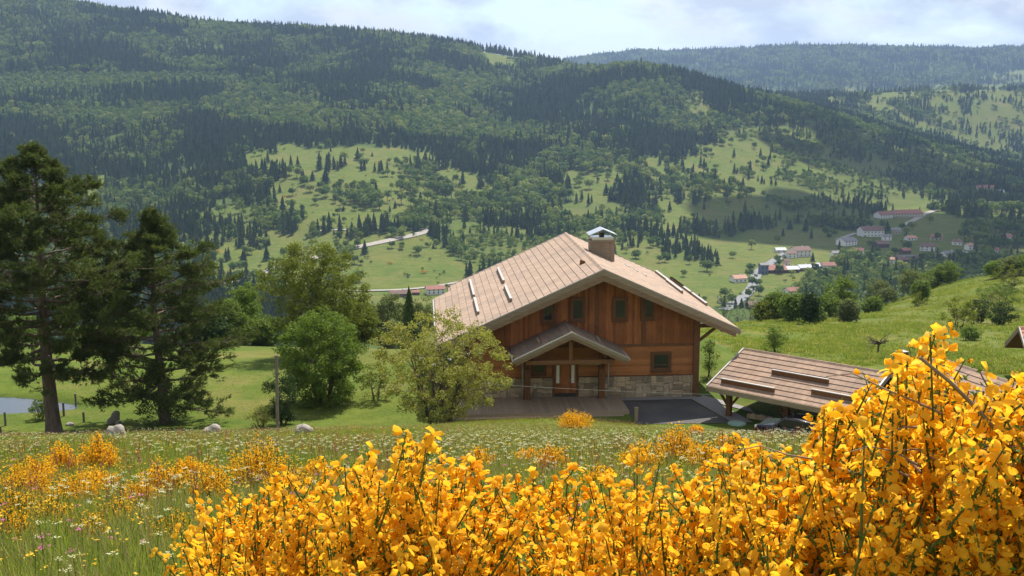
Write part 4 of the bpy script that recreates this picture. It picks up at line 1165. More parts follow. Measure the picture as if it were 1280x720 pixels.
def neighbour():
    A = at_z(1281, 413, -16.0) ; A = Vector((A.x + .1, A.y + 1.0, 0)); B = A + Vector((9.0, -1.6, 0))
    root, L, H, sp, z = gable_building('neighbour_house', A, B, 3.2, 1.9, -16.0, 2.3, 'house with pinkish red tiled roof at the edge of the pasture', 'house', M_TILE3, course=.42)
    w = MB(); w.prism([(-sp + .5, -.8), (sp - .5, -.8), (sp - .5, z(sp - .5) - .27), (0, H - .27), (-sp + .5, z(sp - .5) - .27)], 'x', 1.9, L - .6)
    w.build('wall', M_BOARD_H, root)
    for x in (2.4, 5.4):
        m = MB(); m.box(x, x + .9, -sp + .46, -sp + .502, .3, 1.3); wd = m.build('window', M_FRAME, root)
        m = MB(); m.box(x + .08, x + .82, -sp + .45, -sp + .458, .38, 1.22); m.build('pane', M_GLASS, wd)
neighbour()

# ------------------------------------------------------------------ the dark car under the carport
def car():
    M_PAINT = surf_mat('black_car_paint', (0.012, 0.012, 0.014), (0.018, 0.018, 0.020), scale=3, bmp=0, rough=0.22, spec=0.6)
    M_TYRE = surf_mat('tyre', (0.02, 0.02, 0.02), (0.03, 0.03, 0.03), scale=20, bmp=0.2, rough=0.9)
    M_LAMP = surf_mat('lamp_glass', (0.60, 0.60, 0.60), (0.7, 0.7, 0.7), scale=10, bmp=0, rough=0.15, spec=0.8)
    ra = CARPORT.rotation_euler.z; q = Vector((CARPORT.location.x + 5.9 * math.cos(ra) + 4.5 * math.sin(ra), CARPORT.location.y + 5.9 * math.sin(ra) - 4.5 * math.cos(ra), 0))
    root = empty('parked_car', (q.x, q.y, gz(q.x, q.y) + .02), ra + R(4), 'black car parked along the eave of the carport', 'car')
    # side profile (x forward = -x here: front at x = -2.1)
    prof = [(-2.1, .42), (-2.12, .62), (-2.0, .82), (-1.0, .98), (-.45, 1.42), (.3, 1.52), (1.3, 1.46), (1.95, 1.02), (2.1, .9), (2.12, .4)]
    bm = bmesh.new(); rings = []
    for yy, ins, dz in ((-.88, .06, -.02), (-.80, 0, 0), (-.3, -.01, .02), (.3, -.01, .02), (.80, 0, 0), (.88, .06, -.02)):
        ring = []
        for i, (x, zv) in enumerate(prof):
            tuck = .14 * max(0, (zv - .95)) / .55 * (1 if yy > 0 else -1) * (1 if abs(yy) > .5 else 0)
            ring.append(bm.verts.new((x * (1 - ins * .35), yy - tuck, zv + dz * (1 if zv > .9 else 0))))
        rings.append(ring)
    for a, b in zip(rings, rings[1:]):
        for i in range(len(prof)):
            j = (i + 1) % len(prof); bm.faces.new((a[i], a[j], b[j], b[i]))
    bm.faces.new(rings[0]); bm.faces.new(rings[-1][::-1])
    bmesh.ops.recalc_face_normals(bm, faces=bm.faces)
    bmesh.ops.bevel(bm, geom=list(bm.edges), offset=.035, segments=2, affect='EDGES', clamp_overlap=True)
    me = bpy.data.meshes.new('body'); bm.to_mesh(me); bm.free()
    me.polygons.foreach_set('use_smooth', np.ones(len(me.polygons), bool))
    link('body', me, M_PAINT, root)
    def glass(nm, pts, thick):
        m = MB(); P = [Vector(q) for q in pts]; n = (P[1] - P[0]).cross(P[2] - P[0]).normalized() * thick
        m.hexa([q for q in P] + [q + n for q in P]); m.build(nm, M_GLASS, root)
    glass('windscreen', [(-.97, -.68, 1.03), (-.97, .68, 1.03), (-.50, .62, 1.42), (-.50, -.62, 1.42)], .02)
    for sg in (-1, 1):
        glass('side_window', [(-.82, sg * .885, 1.0), (1.5, sg * .885, 1.02), (1.15, sg * .79, 1.42), (-.35, sg * .79, 1.42)], .02 * -sg)
        for x in (-1.32, 1.32):
            m = MB(); m.tube([(x, sg * .70, .33), (x, sg * .90, .33)], .33, 20); wh = m.build('wheel', M_TYRE, root, smooth=False)
            m = MB(); m.tube([(x, sg * .901, .33), (x, sg * .915, .33)], .20, 14); m.build('rim', M_METAL, wh)
        m = MB(); m.box(-2.13, -2.0, sg * .72 - .16, sg * .72 + .16, .62, .78); m.build('headlight', M_LAMP, root, bevel=.02)
        m = MB(); m.box(-.80, -.62, sg * 1.0 - .09, sg * 1.0 + .09, 1.0, 1.13); m.build('wing_mirror', M_PAINT, root, bevel=.02)
    m = MB(); m.box(-2.15, -2.11, -.45, .45, .5, .68); m.build('grille', M_DARK, root)
    m = MB(); m.box(-2.17, -2.151, -.26, .26, .38, .49); m.build('number_plate', M_WHITE, root)
car()

# ------------------------------------------------------------------ garden lamp, cover, low wall, path, pond
def small_things():
    p = on_ground(968, 537, 40, 90)
    m = MB(); m.box(-.24, .24, -.2, .2, -.1, .60); o = empty('garden_light', (p.x, p.y, p.z), .3, 'black box-shaped garden light with pale top on the lawn', 'garden light')
    m.build('housing', M_DARK, o, bevel=.03)
    m = MB(); m.box(-.21, .21, -.17, .17, .602, .64); m.build('lens', M_TRIM, o)
    p = on_ground(921, 530, 40, 90)
    m = MB(); m.tube([(0, 0, 0), (0, 0, .06)], .55, 24); m.tube([(0, 0, .061), (0, 0, .09)], .46, 24)
    mt = surf_mat('green_lid', (0.24, 0.36, 0.27), (0.32, 0.45, 0.35), scale=6, bmp=0, rough=0.6)
    o = m.build('manhole_cover', mt); o.location = (p.x, p.y, p.z - .01); tag(o, 'round pale green cover lying in the lawn', 'cover')
    # low stone wall of separate stones
    a = on_ground(934, 522, 40, 90); b = on_ground(985, 535, 40, 90)
    w = empty('low_wall', (a.x, a.y, a.z), 0, 'low dry stone edging along the lawn by the carport', 'wall')
    rng = random.Random(3); n = 16
    bm = bmesh.new(); bmesh.ops.create_cube(bm, size=1); bmesh.ops.bevel(bm, geom=list(bm.edges), offset=.14, segments=1, affect='EDGES')
    for v in bm.verts: v.co += Vector((rng.uniform(-.07, .07), rng.uniform(-.07, .07), rng.uniform(-.07, .07)))
    me = bpy.data.meshes.new('stone'); bm.to_mesh(me); bm.free(); me.materials.append(M_STONE)
    for i in range(n):
        q = a.lerp(b, (i + .5) / n)
        o = link('stone', me, None, w, (q.x - a.x, q.y - a.y, gz(q.x, q.y) - a.z + .12), (0, 0, math.atan2(b.y - a.y, b.x - a.x) + rng.uniform(-.1, .1)))
        o.scale = ((b - a).length / n * rng.uniform(.85, 1.05), rng.uniform(.25, .35), rng.uniform(.28, .4))
    A = on_ground(878, 497, 60, 90); B = on_ground(940, 514, 50, 90)
    sheet('garden_path', [(A.x, A.y - .6), (B.x, B.y - .5), (B.x, B.y + .5), (A.x, A.y + .6)], M_GRAVEL, .05, 'pale gravel path between the chalet and the carport', sub=14)
    A = on_ground(425, 545, 40, 80); B = on_ground(492, 520, 40, 80)
    sheet('gravel_path', [(A.x - .4, A.y - .5), (B.x + .3, B.y - 1.0), (B.x + .3, B.y + .8), (A.x - .4, A.y + .5)], M_GRAVEL, .05, 'grey gravel path leading to the chalet from the lawn', sub=14)
    # pond
    m, nt, out = new_mat('pond_water')
    p_ = nd(nt, 'ShaderNodeBsdfPrincipled', Roughness=0.12); p_.inputs['Base Color'].default_value = (0.06, 0.07, 0.075, 1); p_.inputs['Specular IOR Level'].default_value = 0.6
    nt.links.new(bump(nt, wnoise(nt, 3.0, 3), 0.15, 0.03), p_.inputs['Normal']); nt.links.new(p_.outputs[0], out.inputs['Surface'])
    th = np.linspace(0, 2 * np.pi, 48, endpoint=False)
    V = np.stack([-42.0 + 14.0 * np.cos(th), 69.9 + 3.7 * np.sin(th), np.full(48, -20.32)], 1)
    me = np_mesh('pond', V, [tuple(range(48))], m); o = link('pond', me); tag(o, 'small grey pond beyond the tall pine', 'pond', kind='structure')
    # boulders
    M_BOULD = surf_mat('boulder', (0.25, 0.215, 0.18), (0.40, 0.35, 0.30), scale=2.5, bmp=0.8, bdist=0.05, c3=(0.22, 0.21, 0.18), scale3=1.6)
    for k, (px, py, wpx, hpx, lab) in enumerate(((146, 547, 23, 15, 'rounded pinkish boulder in the flower meadow below the pines'), (142, 529, 15, 12, 'tilted angular boulder on the lawn edge between the two pines'), (148, 530, 7, 4, 'small flat stone lying against the tilted boulder'),
            (265, 543, 21, 11, 'low grey boulder on the lawn beside the bushy pine'), (380, 543, 24, 12, 'pale boulder near the foot of the wooden pole'), (88, 532, 11, 4, 'flat slab of rock beside the tall pine trunk'))):
        p = on_ground(px, py, 30, 90); sc = p.y * 1.03 / F_PX
        bm = bmesh.new(); bmesh.ops.create_icosphere(bm, subdivisions=3, radius=.5)
        rng = random.Random(40 + k); ph = [rng.uniform(0, 9) for _ in range(6)]
        for v in bm.verts:
            c = v.co.normalized(); f = 1 + .16 * math.sin(3 * c.x + ph[0]) * math.cos(2.5 * c.y + ph[1]) + .10 * math.sin(6 * c.z + ph[2] + 4 * c.x) + .05 * math.sin(11 * c.y + ph[3])
            v.co = c * .5 * f; v.co.z = max(v.co.z, -.2) 
            if k == 1: v.co.z += v.co.x * .5
        me = bpy.data.meshes.new('boulder'); bm.to_mesh(me); bm.free(); me.polygons.foreach_set('use_smooth', np.ones(len(me.polygons), bool))
        o = link('boulder', me, M_BOULD, None, (p.x, p.y, p.z + .24 * hpx * sc)); o.scale = (wpx * sc * 1.1, wpx * sc * .85, hpx * sc * 1.7); o.rotation_euler.z = rng.uniform(-.6, .6)
        tag(o, lab, 'boulder')
    # fence posts by the pond, with wire
    M_POST = surf_mat('grey_post_wood', (0.13, 0.11, 0.09), (0.22, 0.19, 0.16), scale=8, stretch=(3, 3, .5), bmp=0.4, bdist=0.01)
    def post(name, px, row0, row1, rad, lab, cat, lean=0, y=None):
        b = on_ground(px, row1, 30, 100); t = at(px, row0, b.y); h = t.z - b.z
        m = MB(); m.tube([(0, 0, -.3), (lean * .5, 0, h * .5), (lean, 0, h)], [rad * 1.08, rad, rad * .92], 10)
        o = m.build(name, M_POST); o.location = b; tag(o, lab, cat)
        return b, h
    for px, r0, r1, lab in ((1, 533, 546, 'stub of a grey fence post at the meadow edge beside the pond'), (7, 515, 532, 'thin grey fence post before the pond'), (105, 515, 528, 'thin fence post on the grassy bank beside the pond'), (80, 503, 520, 'slim fence post at the pond corner by the pine trunk'), (95, 492, 507, 'slim fence post on the far pond bank')):
        post('fence_post', px, r0, r1, .07, lab, 'fence post')
    b, h = post('utility_pole', 347, 444, 541, .075, 'tall grey wooden pole standing at the meadow edge', 'pole', lean=.08)
    # cable from the rowan's stems to the carport
    e0 = at(568, 477, 61.3); e1 = at(938, 494, 64.6)
    m = MB(); pts = []
    for i in range(61):
        t = i / 60; q = e0.lerp(e1, t); q.z -= 4 * .12 * t * (1 - t); pts.append(q)
    m.tube(pts, .009, 5); o = m.build('slack_cable', M_TRIM); tag(o, 'thin pale cable strung before the chalet front to the carport', 'cable')
    # trough out on the pasture
    p = on_ground(1127, 447, 70, 200)
    o = empty('field_box', p, .3, 'small dark box with white lid standing on the pasture', 'box')
    m = MB(); m.box(-.40, .40, -.35, .35, -.2, .50); m.build('box_body', M_BEAM, o); m = MB(); m.box(-.42, .42, -.37, .37, .502, .56); m.build('lid', M_TRIM, o)
small_things()
# ------------------------------------------------------------------ trees and bushes near the house
def norm(v): return v / (np.linalg.norm(v, axis=-1, keepdims=True) + 1e-9)
def limb(a, b, r0, r1, rng, n=6, sag=0.1, wob=0.06, sides=6):
    a = np.asarray(a, float); b = np.asarray(b, float); L = np.linalg.norm(b - a)
    t = np.linspace(0, 1, n)[:, None]
    p = a + (b - a) * t + rng.normal(0, wob * L / n, (n, 3)) * np.sin(t * np.pi)
    p[:, 2] += sag * L * np.sin(t[:, 0] * np.pi)
    return tube_np(p, np.linspace(r0, r1, n), sides), p
def leafy_tree(name, loc, h, rx, label, cat, mat, seed, low=0.15, stems=1, clumps=150, leaves=55, leaf=0.13, clump_r=0.42, ry=None, shape=None, group=None, wood=None, trunk_r=None, up=0.3, hollow=0.5):
    """trunk or stems with limbs that end in leaf clumps; the crown has gaps between the clumps"""
    rng = np.random.default_rng(seed); ry = ry or rx
    root = empty(name, loc, rng.uniform(0, 6.28) if shape is None else 0, label, cat, group)
    tr = trunk_r or 0.018 * h + .02
    cz = h * (low + (1 - low) * .5); hz = h * (1 - low) * .5
    C = []
    while len(C) < clumps:
        d = rng.uniform(-1, 1, 3); r = np.linalg.norm(d)
        if r > 1 or r < hollow * rng.uniform(.3, 1): continue
        c = np.array([d[0] * rx, d[1] * ry, cz + d[2] * hz])
        if shape is not None: c = shape(c, d, rng)
        bulge = 1 + .22 * math.sin(3.1 * math.atan2(d[1], d[0]) + seed) * math.cos(2.7 * d[2] + seed)
        c[:2] *= bulge
        C.append(c)
    C = np.array(C); parts = []
    bases = []
    for s in range(stems):
        a = 2 * np.pi * s / max(stems, 1) + rng.uniform(-.4, .4); k = 0 if stems == 1 else 1
        foot = np.array([math.cos(a) * .12 * k * rx, math.sin(a) * .12 * k * rx, -.25])
        top = np.array([math.cos(a) * .45 * k * rx, math.sin(a) * .45 * k * ry, h * (.72 if k == 0 else .62)])
        (v, f), p = limb(foot, top, tr / (1 if stems == 1 else 1.6), tr * .25, rng, 9, 0.0, .10, 8)
        parts.append((v, f)); bases.append(p)
    order = rng.permutation(len(C))[: min(len(C), 90)]
    for i in order:
        p = bases[rng.integers(len(bases))]
        cand = p[(p[:, 2] < C[i][2] - .05 * h)]
        if len(cand) == 0: continue
        j = len(cand) - 1 - int(rng.integers(0, min(3, len(cand))))
        rr = tr * .30 * (1 - .6 * j / len(p))
        (v, f), _ = limb(cand[j], C[i], rr, rr * .25, rng, 5, .06, .12, 5); parts.append((v, f))
    V, Fc = join_np(parts)
    link('trunk', np_mesh('trunk', V, Fc, wood or M_WOOD, smooth=True), None, root)
    n = leaves
    G = rng.normal(size=(len(C), n, 3)); G = norm(G) * (rng.uniform(.15, 1, (len(C), n, 1)) ** .6)
    rad = clump_r * rng.uniform(.7, 1.3, (len(C), 1, 1))
    P = (C[:, None] + G * rad * np.array([1, 1, .75])).reshape(-1, 3)
    N = norm(G.reshape(-1, 3) * .5 + rng.normal(size=(len(P), 3)) * .6 + np.array([0, 0, up]))
    V, Fc = leaf_quads(P, N, rng.uniform(.7, 1.3, len(P)) * leaf, rng, .62)
    o = link('crown', np_mesh('crown', V, Fc, mat), None, root)
    return root
def pine_tree(name, loc, h, R0, label, seed, low, tufts=5200, ext=None, bushy=False):
    rng = np.random.default_rng(seed)
    root = empty(name, loc, 0, label, 'pine')
    tr = .021 * h + .03
    # trunk
    n = 14; t = np.linspace(0, 1, n); pts = np.stack([.10 * np.sin(t * 5 + seed), .08 * np.cos(t * 4), -.4 + (h * .97 + .4) * t], 1)
    rad = tr * (1.18 - 1.12 * t); rad[0] = tr * 1.45
    parts = [tube_np(pts, rad, 12)]
    ends = []
    nl = 84
    for i in range(nl):
        f = low + (1 - low) * ((i + .5) / nl) ** .9
        a = i * 2.39996 + rng.uniform(-.4, .4)
        z = h * f
        # crown profile: broad in the middle, rounded and lopsided at the top
        g = (f - low) / (1 - low)
        prof = (math.sin(math.pi * min(1, .22 + .80 * g)) ** .75) * (1.0 if g < .7 else 1 - .25 * (g - .7) / .3)
        rr = R0 * prof * rng.uniform(.62, 1.12) * (1 + .15 * math.sin(2 * a + seed))
        up = rng.uniform(.02, .32) if g > .15 else rng.uniform(-.22, .08)
        x0 = np.array([np.interp(z, pts[:, 2], pts[:, 0]), np.interp(z, pts[:, 2], pts[:, 1]), z - rr * .1])
        e = x0 + np.array([math.cos(a) * rr, math.sin(a) * rr, rr * up])
        (v, fc), p = limb(x0, e, tr * .30 * (1 - .55 * g), .018, rng, 8, -.05 if g < .5 else .03, .16, 6)
        parts.append((v, fc))
        for k in range(int(6 + 9 * prof)):
            q = p[rng.integers(3, 8)]; dv = norm(np.array([math.cos(a) + rng.normal(0, .7), math.sin(a) + rng.normal(0, .7), rng.normal(.25, .3)]))
            e2 = q + dv * rr * rng.uniform(.16, .42)
            (v, fc), p2 = limb(q, e2, .022, .010, rng, 4, 0, .1, 4); parts.append((v, fc))
            ends += [(p2[-1], dv), (p2[-1], dv), (p2[2], dv)]
        ends.append((e, norm(np.array([math.cos(a), math.sin(a), .4]))))
    for k in range(26):     # leader shoots
        z = h * rng.uniform(.90, 1.0); ends.append((np.array([rng.normal(0, .28), rng.normal(0, .28), z]), norm(np.array([rng.normal(0, .5), rng.normal(0, .5), 1]))))
    V, Fc = join_np(parts)
    link('trunk', np_mesh('trunk', V, Fc, M_PINE_BARK, smooth=True), None, root)
    E = np.array([e[0] for e in ends]); D = np.array([e[1] for e in ends])
    idx = rng.integers(0, len(E), tufts)
    P = E[idx] + rng.normal(0, .155, (tufts, 3)) * np.array([1, 1, .7]); D = norm(D[idx] + rng.normal(0, .35, (tufts, 3)) + np.array([0, 0, .35]))
    # needle tuft: blades fanning out round the shoot
    nb = 12
    B = norm(D[:, None] * 1.0 + rng.normal(0, .62, (tufts, nb, 3)))
    L = rng.uniform(.15, .30, (tufts, nb, 1))
    O = P[:, None] + D[:, None] * rng.uniform(-.13, .11, (tufts, nb, 1))
    S = norm(np.cross(B, rng.normal(size=(tufts, nb, 3)))) * .021
    V = np.stack([O - S, O + S, O + B * L], 2).reshape(-1, 3)
    o = link('crown', np_mesh('crown', V, np.arange(len(V)).reshape(-1, 3), M_PINE), None, root)
    return root
M_PINE = leaf_mat('pine_needles', (0.052, 0.082, 0.026), (0.110, 0.140, 0.042), 0.36, src='island', c3=(0.20, 0.20, 0.07))
M_PINE_BARK = surf_mat('pine_bark', (0.10, 0.070, 0.050), (0.20, 0.15, 0.115), scale=5, bmp=0.9, bdist=0.06, stretch=(1.5, 1.5, .35))
M_L_WILLOW = leaf_mat('willow_leaves', (0.115, 0.150, 0.022), (0.190, 0.210, 0.036), 0.42)
M_L_GREEN = leaf_mat('fresh_green_leaves', (0.105, 0.170, 0.026), (0.180, 0.245, 0.044), 0.42)
M_L_ROWAN = leaf_mat('rowan_leaves', (0.235, 0.250, 0.052), (0.350, 0.345, 0.085), 0.46, c3=(0.42, 0.33, 0.17))
M_L_DARK = leaf_mat('dark_leaves', (0.030, 0.055, 0.016), (0.060, 0.095, 0.026), 0.25)
M_L_HEDGE = leaf_mat('hedge_leaves', (0.100, 0.160, 0.030), (0.180, 0.235, 0.052), 0.42)
M_L_GREY = leaf_mat('grey_green_leaves', (0.120, 0.150, 0.055), (0.190, 0.215, 0.090), 0.38)
M_BLOSSOM = surf_mat('white_blossom', (0.68, 0.66, 0.58), (0.78, 0.76, 0.70), scale=9, bmp=0)

def near_trees():
    p = on_ground(67, 541, 40, 90); s = p.y * 1.03 / F_PX
    pine_tree('pine_tree', p, (541 - 183) * s, 110 * s, 'tall dark pine with a bare trunk beside the pond', 3, .24, tufts=18000)
    p = on_ground(204, 529, 40, 90); s = p.y * 1.03 / F_PX
    pine_tree('pine_tree', p, (529 - 262) * s, 80 * s, 'shorter bushy dark pine with foliage down to the lawn', 8, .12, tufts=12500)
    # skirt of undergrowth at the second pine's foot
    leafy_tree('undergrowth_bush', (p.x, p.y + .3, p.z), 2.6, 1.7, 'dark bush round the foot of the bushy pine', 'bush', M_L_DARK, 12, low=.0, stems=4, clumps=60, leaves=60, leaf=.11)
    def put(name, px, row_base, row_top, wpx, label, cat, mat, seed, y=None, **kw):
        q = on_ground(px, row_base, 40, 600) if y is None else Vector(at(px, row_base, y))
        if y is not None: q.z = gz(q.x, q.y)
        sc = q.y * 1.02 / F_PX
        t = at(px, row_top, q.y)
        return leafy_tree(name, q, t.z - q.z, wpx * .5 * sc, label, cat, mat, seed, **kw)
    # big pale willow-like tree and the round bush before it
    put('leafy_tree', 398, 440, 298, 128, 'tall loose yellow-green tree behind the round bush', 'tree', M_L_WILLOW, 21, y=88, low=.10, clumps=330, leaves=90, leaf=.17, clump_r=.6, hollow=.3)
    put('round_bush', 404, 503, 388, 104, 'dense round fresh green bush standing on the lawn', 'bush', M_L_GREEN, 22, low=-.08, stems=6, clumps=340, leaves=90, leaf=.14, clump_r=.45, hollow=.6)
    rw = put('rowan_bush', 550, 524, 386, 170, 'multi-stemmed pale yellowish rowan in front of the chalet deck', 'bush', M_L_ROWAN, 23, y=61.3, low=.07, stems=9, clumps=400, leaves=50, leaf=.135, clump_r=.36, hollow=.2, trunk_r=.14)
    rng = np.random.default_rng(2)
    C = []
    for k in range(14):
        a = rng.uniform(0, 6.3); r = rng.uniform(1.2, 3.0); c = np.array([math.cos(a) * r, math.sin(a) * r, rng.uniform(2.4, 5.0)])
        C.append(c + rng.normal(0, .07, (22, 3)) * np.array([1, 1, .4]))
    C = np.concatenate(C); V, Fc = leaf_quads(C, norm(rng.normal(size=C.shape) * .4 + np.array([0, 0, 1])), .06, rng)
    o = link('blossom', np_mesh('blossom', V, Fc, M_BLOSSOM), None, rw); o['kind'] = 'stuff'
    put('dark_bush', 354, 530, 462, 42, 'small dark bush behind the wooden pole', 'bush', M_L_DARK, 24, low=.03, stems=3, clumps=60, leaves=70, leaf=.11, clump_r=.32)
    put('low_scrub', 326, 533, 505, 34, 'low straggly yellowish scrub beside the pole', 'shrub', M_L_ROWAN, 25, low=0, stems=4, clumps=26, leaves=36, leaf=.10, clump_r=.25)
    put('pond_bush', 52, 524, 497, 26, 'small pale green bush on the pond bank', 'bush', M_L_HEDGE, 26, low=0, stems=3, clumps=36, leaves=44, leaf=.10, clump_r=.26)
    put('lawn_shrub', 470, 500, 455, 40, 'thin yellow-green shrub between the round bush and the rowan', 'shrub', M_L_WILLOW, 27, low=.0, stems=4, clumps=40, leaves=44, leaf=.11, clump_r=.3)
    # trees along the edge of the lawn
    for k, (px, rb, rt, w, mt, y, lab, kind) in enumerate((
        (282, 440, 372, 46, M_L_HEDGE, 104, 'dark leafy tree at the lawn edge beside the bushy pine', 'leafy_tree'), (306, 438, 352, 44, M_L_GREEN, 112, 'upright bright green tree at the far lawn edge', 'leafy_tree'),
        (330, 440, 396, 44, M_L_HEDGE, 103, 'low hedge tree on the lawn edge below the willow', 'leafy_tree'), (262, 448, 392, 40, M_L_DARK, 100, 'dark shrubby tree half hidden by the bushy pine', 'leafy_tree'),
        (486, 436, 366, 46, M_L_GREY, 118, 'grey-green tree behind the rowan', 'leafy_tree'), (452, 442, 372, 40, M_L_WILLOW, 100, 'yellow-green tree right behind the round bush', 'leafy_tree'),
        (530, 430, 372, 38, M_L_GREY, 124, 'grey-green tree beside the small dark conifer', 'leafy_tree'), (242, 446, 404, 30, M_L_HEDGE, 102, 'small green tree beyond the bushy pine', 'leafy_tree'),
        (160, 450, 400, 60, M_L_HEDGE, 104, 'wide green tree seen between the two pines', 'leafy_tree'), (24, 452, 398, 60, M_L_HEDGE, 106, 'green tree behind the tall pine', 'leafy_tree'), (112, 452, 410, 50, M_L_GREEN, 108, 'bright green tree behind the pine trunks', 'leafy_tree'))):
        put(kind, px, rb, rt, w, lab, 'tree', mt, 60 + k, y=y, low=.04, clumps=120, leaves=70, leaf=.22, clump_r=.6, hollow=.4)
    q = at(512, 425, 112); q.z = gz(q.x, q.y)
    hh = at(512, 356, 112).z - q.z
    o = link('conifer_tree', conifer_mesh('near_conifer', 77, 16, 26, M_CON, M_WOOD, slim=.22), loc=q); o.scale = (hh, hh, hh); tag(o, 'dark conifer rising behind the rowan near the roof', 'conifer')
    # trees right of the chalet and on the pasture
    lab_n = ['young light green tree standing alone beyond the carport', 'slender sapling beside the chalet corner post', 'dark round shrub above the red roofed house', 'dark shrub with a gap on the pasture', 'thin pale green shrub on the pasture below the dark shrubs', 'bushy light green shrub near the pasture crest', 'loose pale green tree at the right of the pasture', 'small green shrub on the pasture slope', 'green shrub by the stacked logs']
    for k, (px, rb, rt, w, mt, cl) in enumerate(((968, 440, 407, 30, M_L_HEDGE, 50), (886, 470, 420, 16, M_L_HEDGE, 24), (1250, 408, 378, 34, M_L_DARK, 60), (1224, 404, 372, 28, M_L_DARK, 46), (1198, 412, 372, 42, M_L_WILLOW, 44), (1248, 388, 352, 56, M_L_HEDGE, 70), (1262, 366, 330, 50, M_L_WILLOW, 60), (1148, 382, 366, 22, M_L_WILLOW, 26), (1212, 425, 408, 24, M_L_HEDGE, 30))):
        put('pasture_tree' if k < 2 else 'pasture_shrub', px, rb, rt, w, lab_n[k], 'tree' if k < 2 else 'shrub', mt, 90 + k, low=.05, stems=1 if k < 2 else 3, clumps=cl, leaves=44, leaf=.17 if k > 1 else .12, clump_r=.4, hollow=.2)
    # bare little tree
    p = on_ground(1097, 440, 60, 200); rng = np.random.default_rng(5); sc = p.y * 1.02 / F_PX; parts = []
    (v, f), tp = limb((0, 0, -.2), (0.1, 0, 12 * sc), .10, .06, rng, 5); parts.append((v, f))
    for k in range(16):
        a = rng.uniform(0, 6.3); e = np.array([math.cos(a) * 14 * sc, math.sin(a) * 14 * sc, rng.uniform(13, 23) * sc]) * rng.uniform(.6, 1)
        (v, f), q = limb(tp[-1 - rng.integers(2)], e, .05, .012, rng, 5, .1, .2, 5); parts.append((v, f))
        for j in range(4):
            (v, f), _ = limb(q[rng.integers(2, 5)], e + rng.normal(0, 4 * sc, 3), .02, .006, rng, 3, 0, .1, 4); parts.append((v, f))
    V, Fc = join_np(parts); o = link('bare_tree', np_mesh('bare_tree', V, Fc, M_WOOD, smooth=True), loc=p); tag(o, 'small leafless tree standing alone on the pasture', 'tree')
    # tree line where the pasture drops to the valley
    line = [(905, 404, 372, 30), (922, 404, 378, 28), (938, 402, 374, 30), (955, 402, 382, 24), (972, 400, 370, 32), (990, 402, 372, 26), (1005, 398, 384, 24), (1018, 402, 388, 20), (1034, 398, 372, 26), (1050, 396, 350, 38), (1066, 394, 372, 24), (1080, 390, 364, 30), (1096, 386, 352, 30), (1108, 382, 362, 24), (1116, 376, 342, 16), (1128, 372, 344, 26), (1140, 370, 338, 34), (1156, 364, 346, 26), (1168, 360, 338, 28), (1184, 356, 330, 30), (1198, 352, 336, 22), (1012, 405, 372, 18), (948, 398, 366, 22), (1244, 348, 330, 26), (1262, 346, 324, 34), (1278, 344, 322, 34), (1090, 392, 376, 20), (890, 405, 384, 24), (1150, 376, 356, 16), (1060, 402, 380, 16)]
    rng = np.random.default_rng(9)
    for k, (px, rb, rt, w) in enumerate(line):
        dark = k in (14, 21)
        mt = M_L_DARK if dark else (M_L_HEDGE, M_L_WILLOW, M_L_GREEN, M_L_HEDGE, M_L_GREY)[rng.integers(5)]
        nm = {M_L_DARK: 'dark green', M_L_HEDGE: 'leafy green', M_L_WILLOW: 'yellow-green', M_L_GREEN: 'fresh green', M_L_GREY: 'grey-green'}[mt]
        tall = 'tall' if rb - rt > 32 else ('low' if rb - rt < 22 else 'middling')
        put('edge_tree', px, rb, rt - 3, w, '%s %s tree in the line where the pasture drops away' % (tall, nm), 'tree', mt, 140 + k, low=.10, clumps=60, leaves=50, leaf=.34, clump_r=.9, hollow=.3, group='%s %s trees along the pasture edge' % (tall, nm))
near_trees()
# ------------------------------------------------------------------ farm and village in the valley
M_R_RED = surf_mat('far_red_roof', (0.26, 0.115, 0.085), (0.34, 0.165, 0.125), scale=.6, bmp=0, per_obj=0.15)
M_R_BROWN = surf_mat('far_brown_roof', (0.16, 0.095, 0.075), (0.22, 0.14, 0.115), scale=.6, bmp=0, per_obj=0.15)
M_R_SALMON = surf_mat('far_salmon_roof', (0.44, 0.23, 0.16), (0.52, 0.30, 0.22), scale=.6, bmp=0, per_obj=0.08)
M_R_GREY = surf_mat('far_grey_roof', (0.20, 0.19, 0.19), (0.28, 0.27, 0.26), scale=.6, bmp=0, per_obj=0.1)
M_R_PALE = surf_mat('far_pale_roof', (0.52, 0.53, 0.54), (0.62, 0.63, 0.64), scale=.6, bmp=0)
M_W_WHITE = surf_mat('far_white_wall', (0.66, 0.64, 0.59), (0.78, 0.76, 0.71), scale=.5, bmp=0, per_obj=0.10)
M_W_CREAM = surf_mat('far_cream_wall', (0.44, 0.38, 0.28), (0.52, 0.46, 0.35), scale=.5, bmp=0)
M_W_WOOD = surf_mat('far_wood_wall', (0.10, 0.06, 0.045), (0.15, 0.095, 0.07), scale=.5, bmp=0)
M_W_BLUE = surf_mat('far_blue_wall', (0.11, 0.14, 0.19), (0.15, 0.18, 0.23), scale=.5, bmp=0)
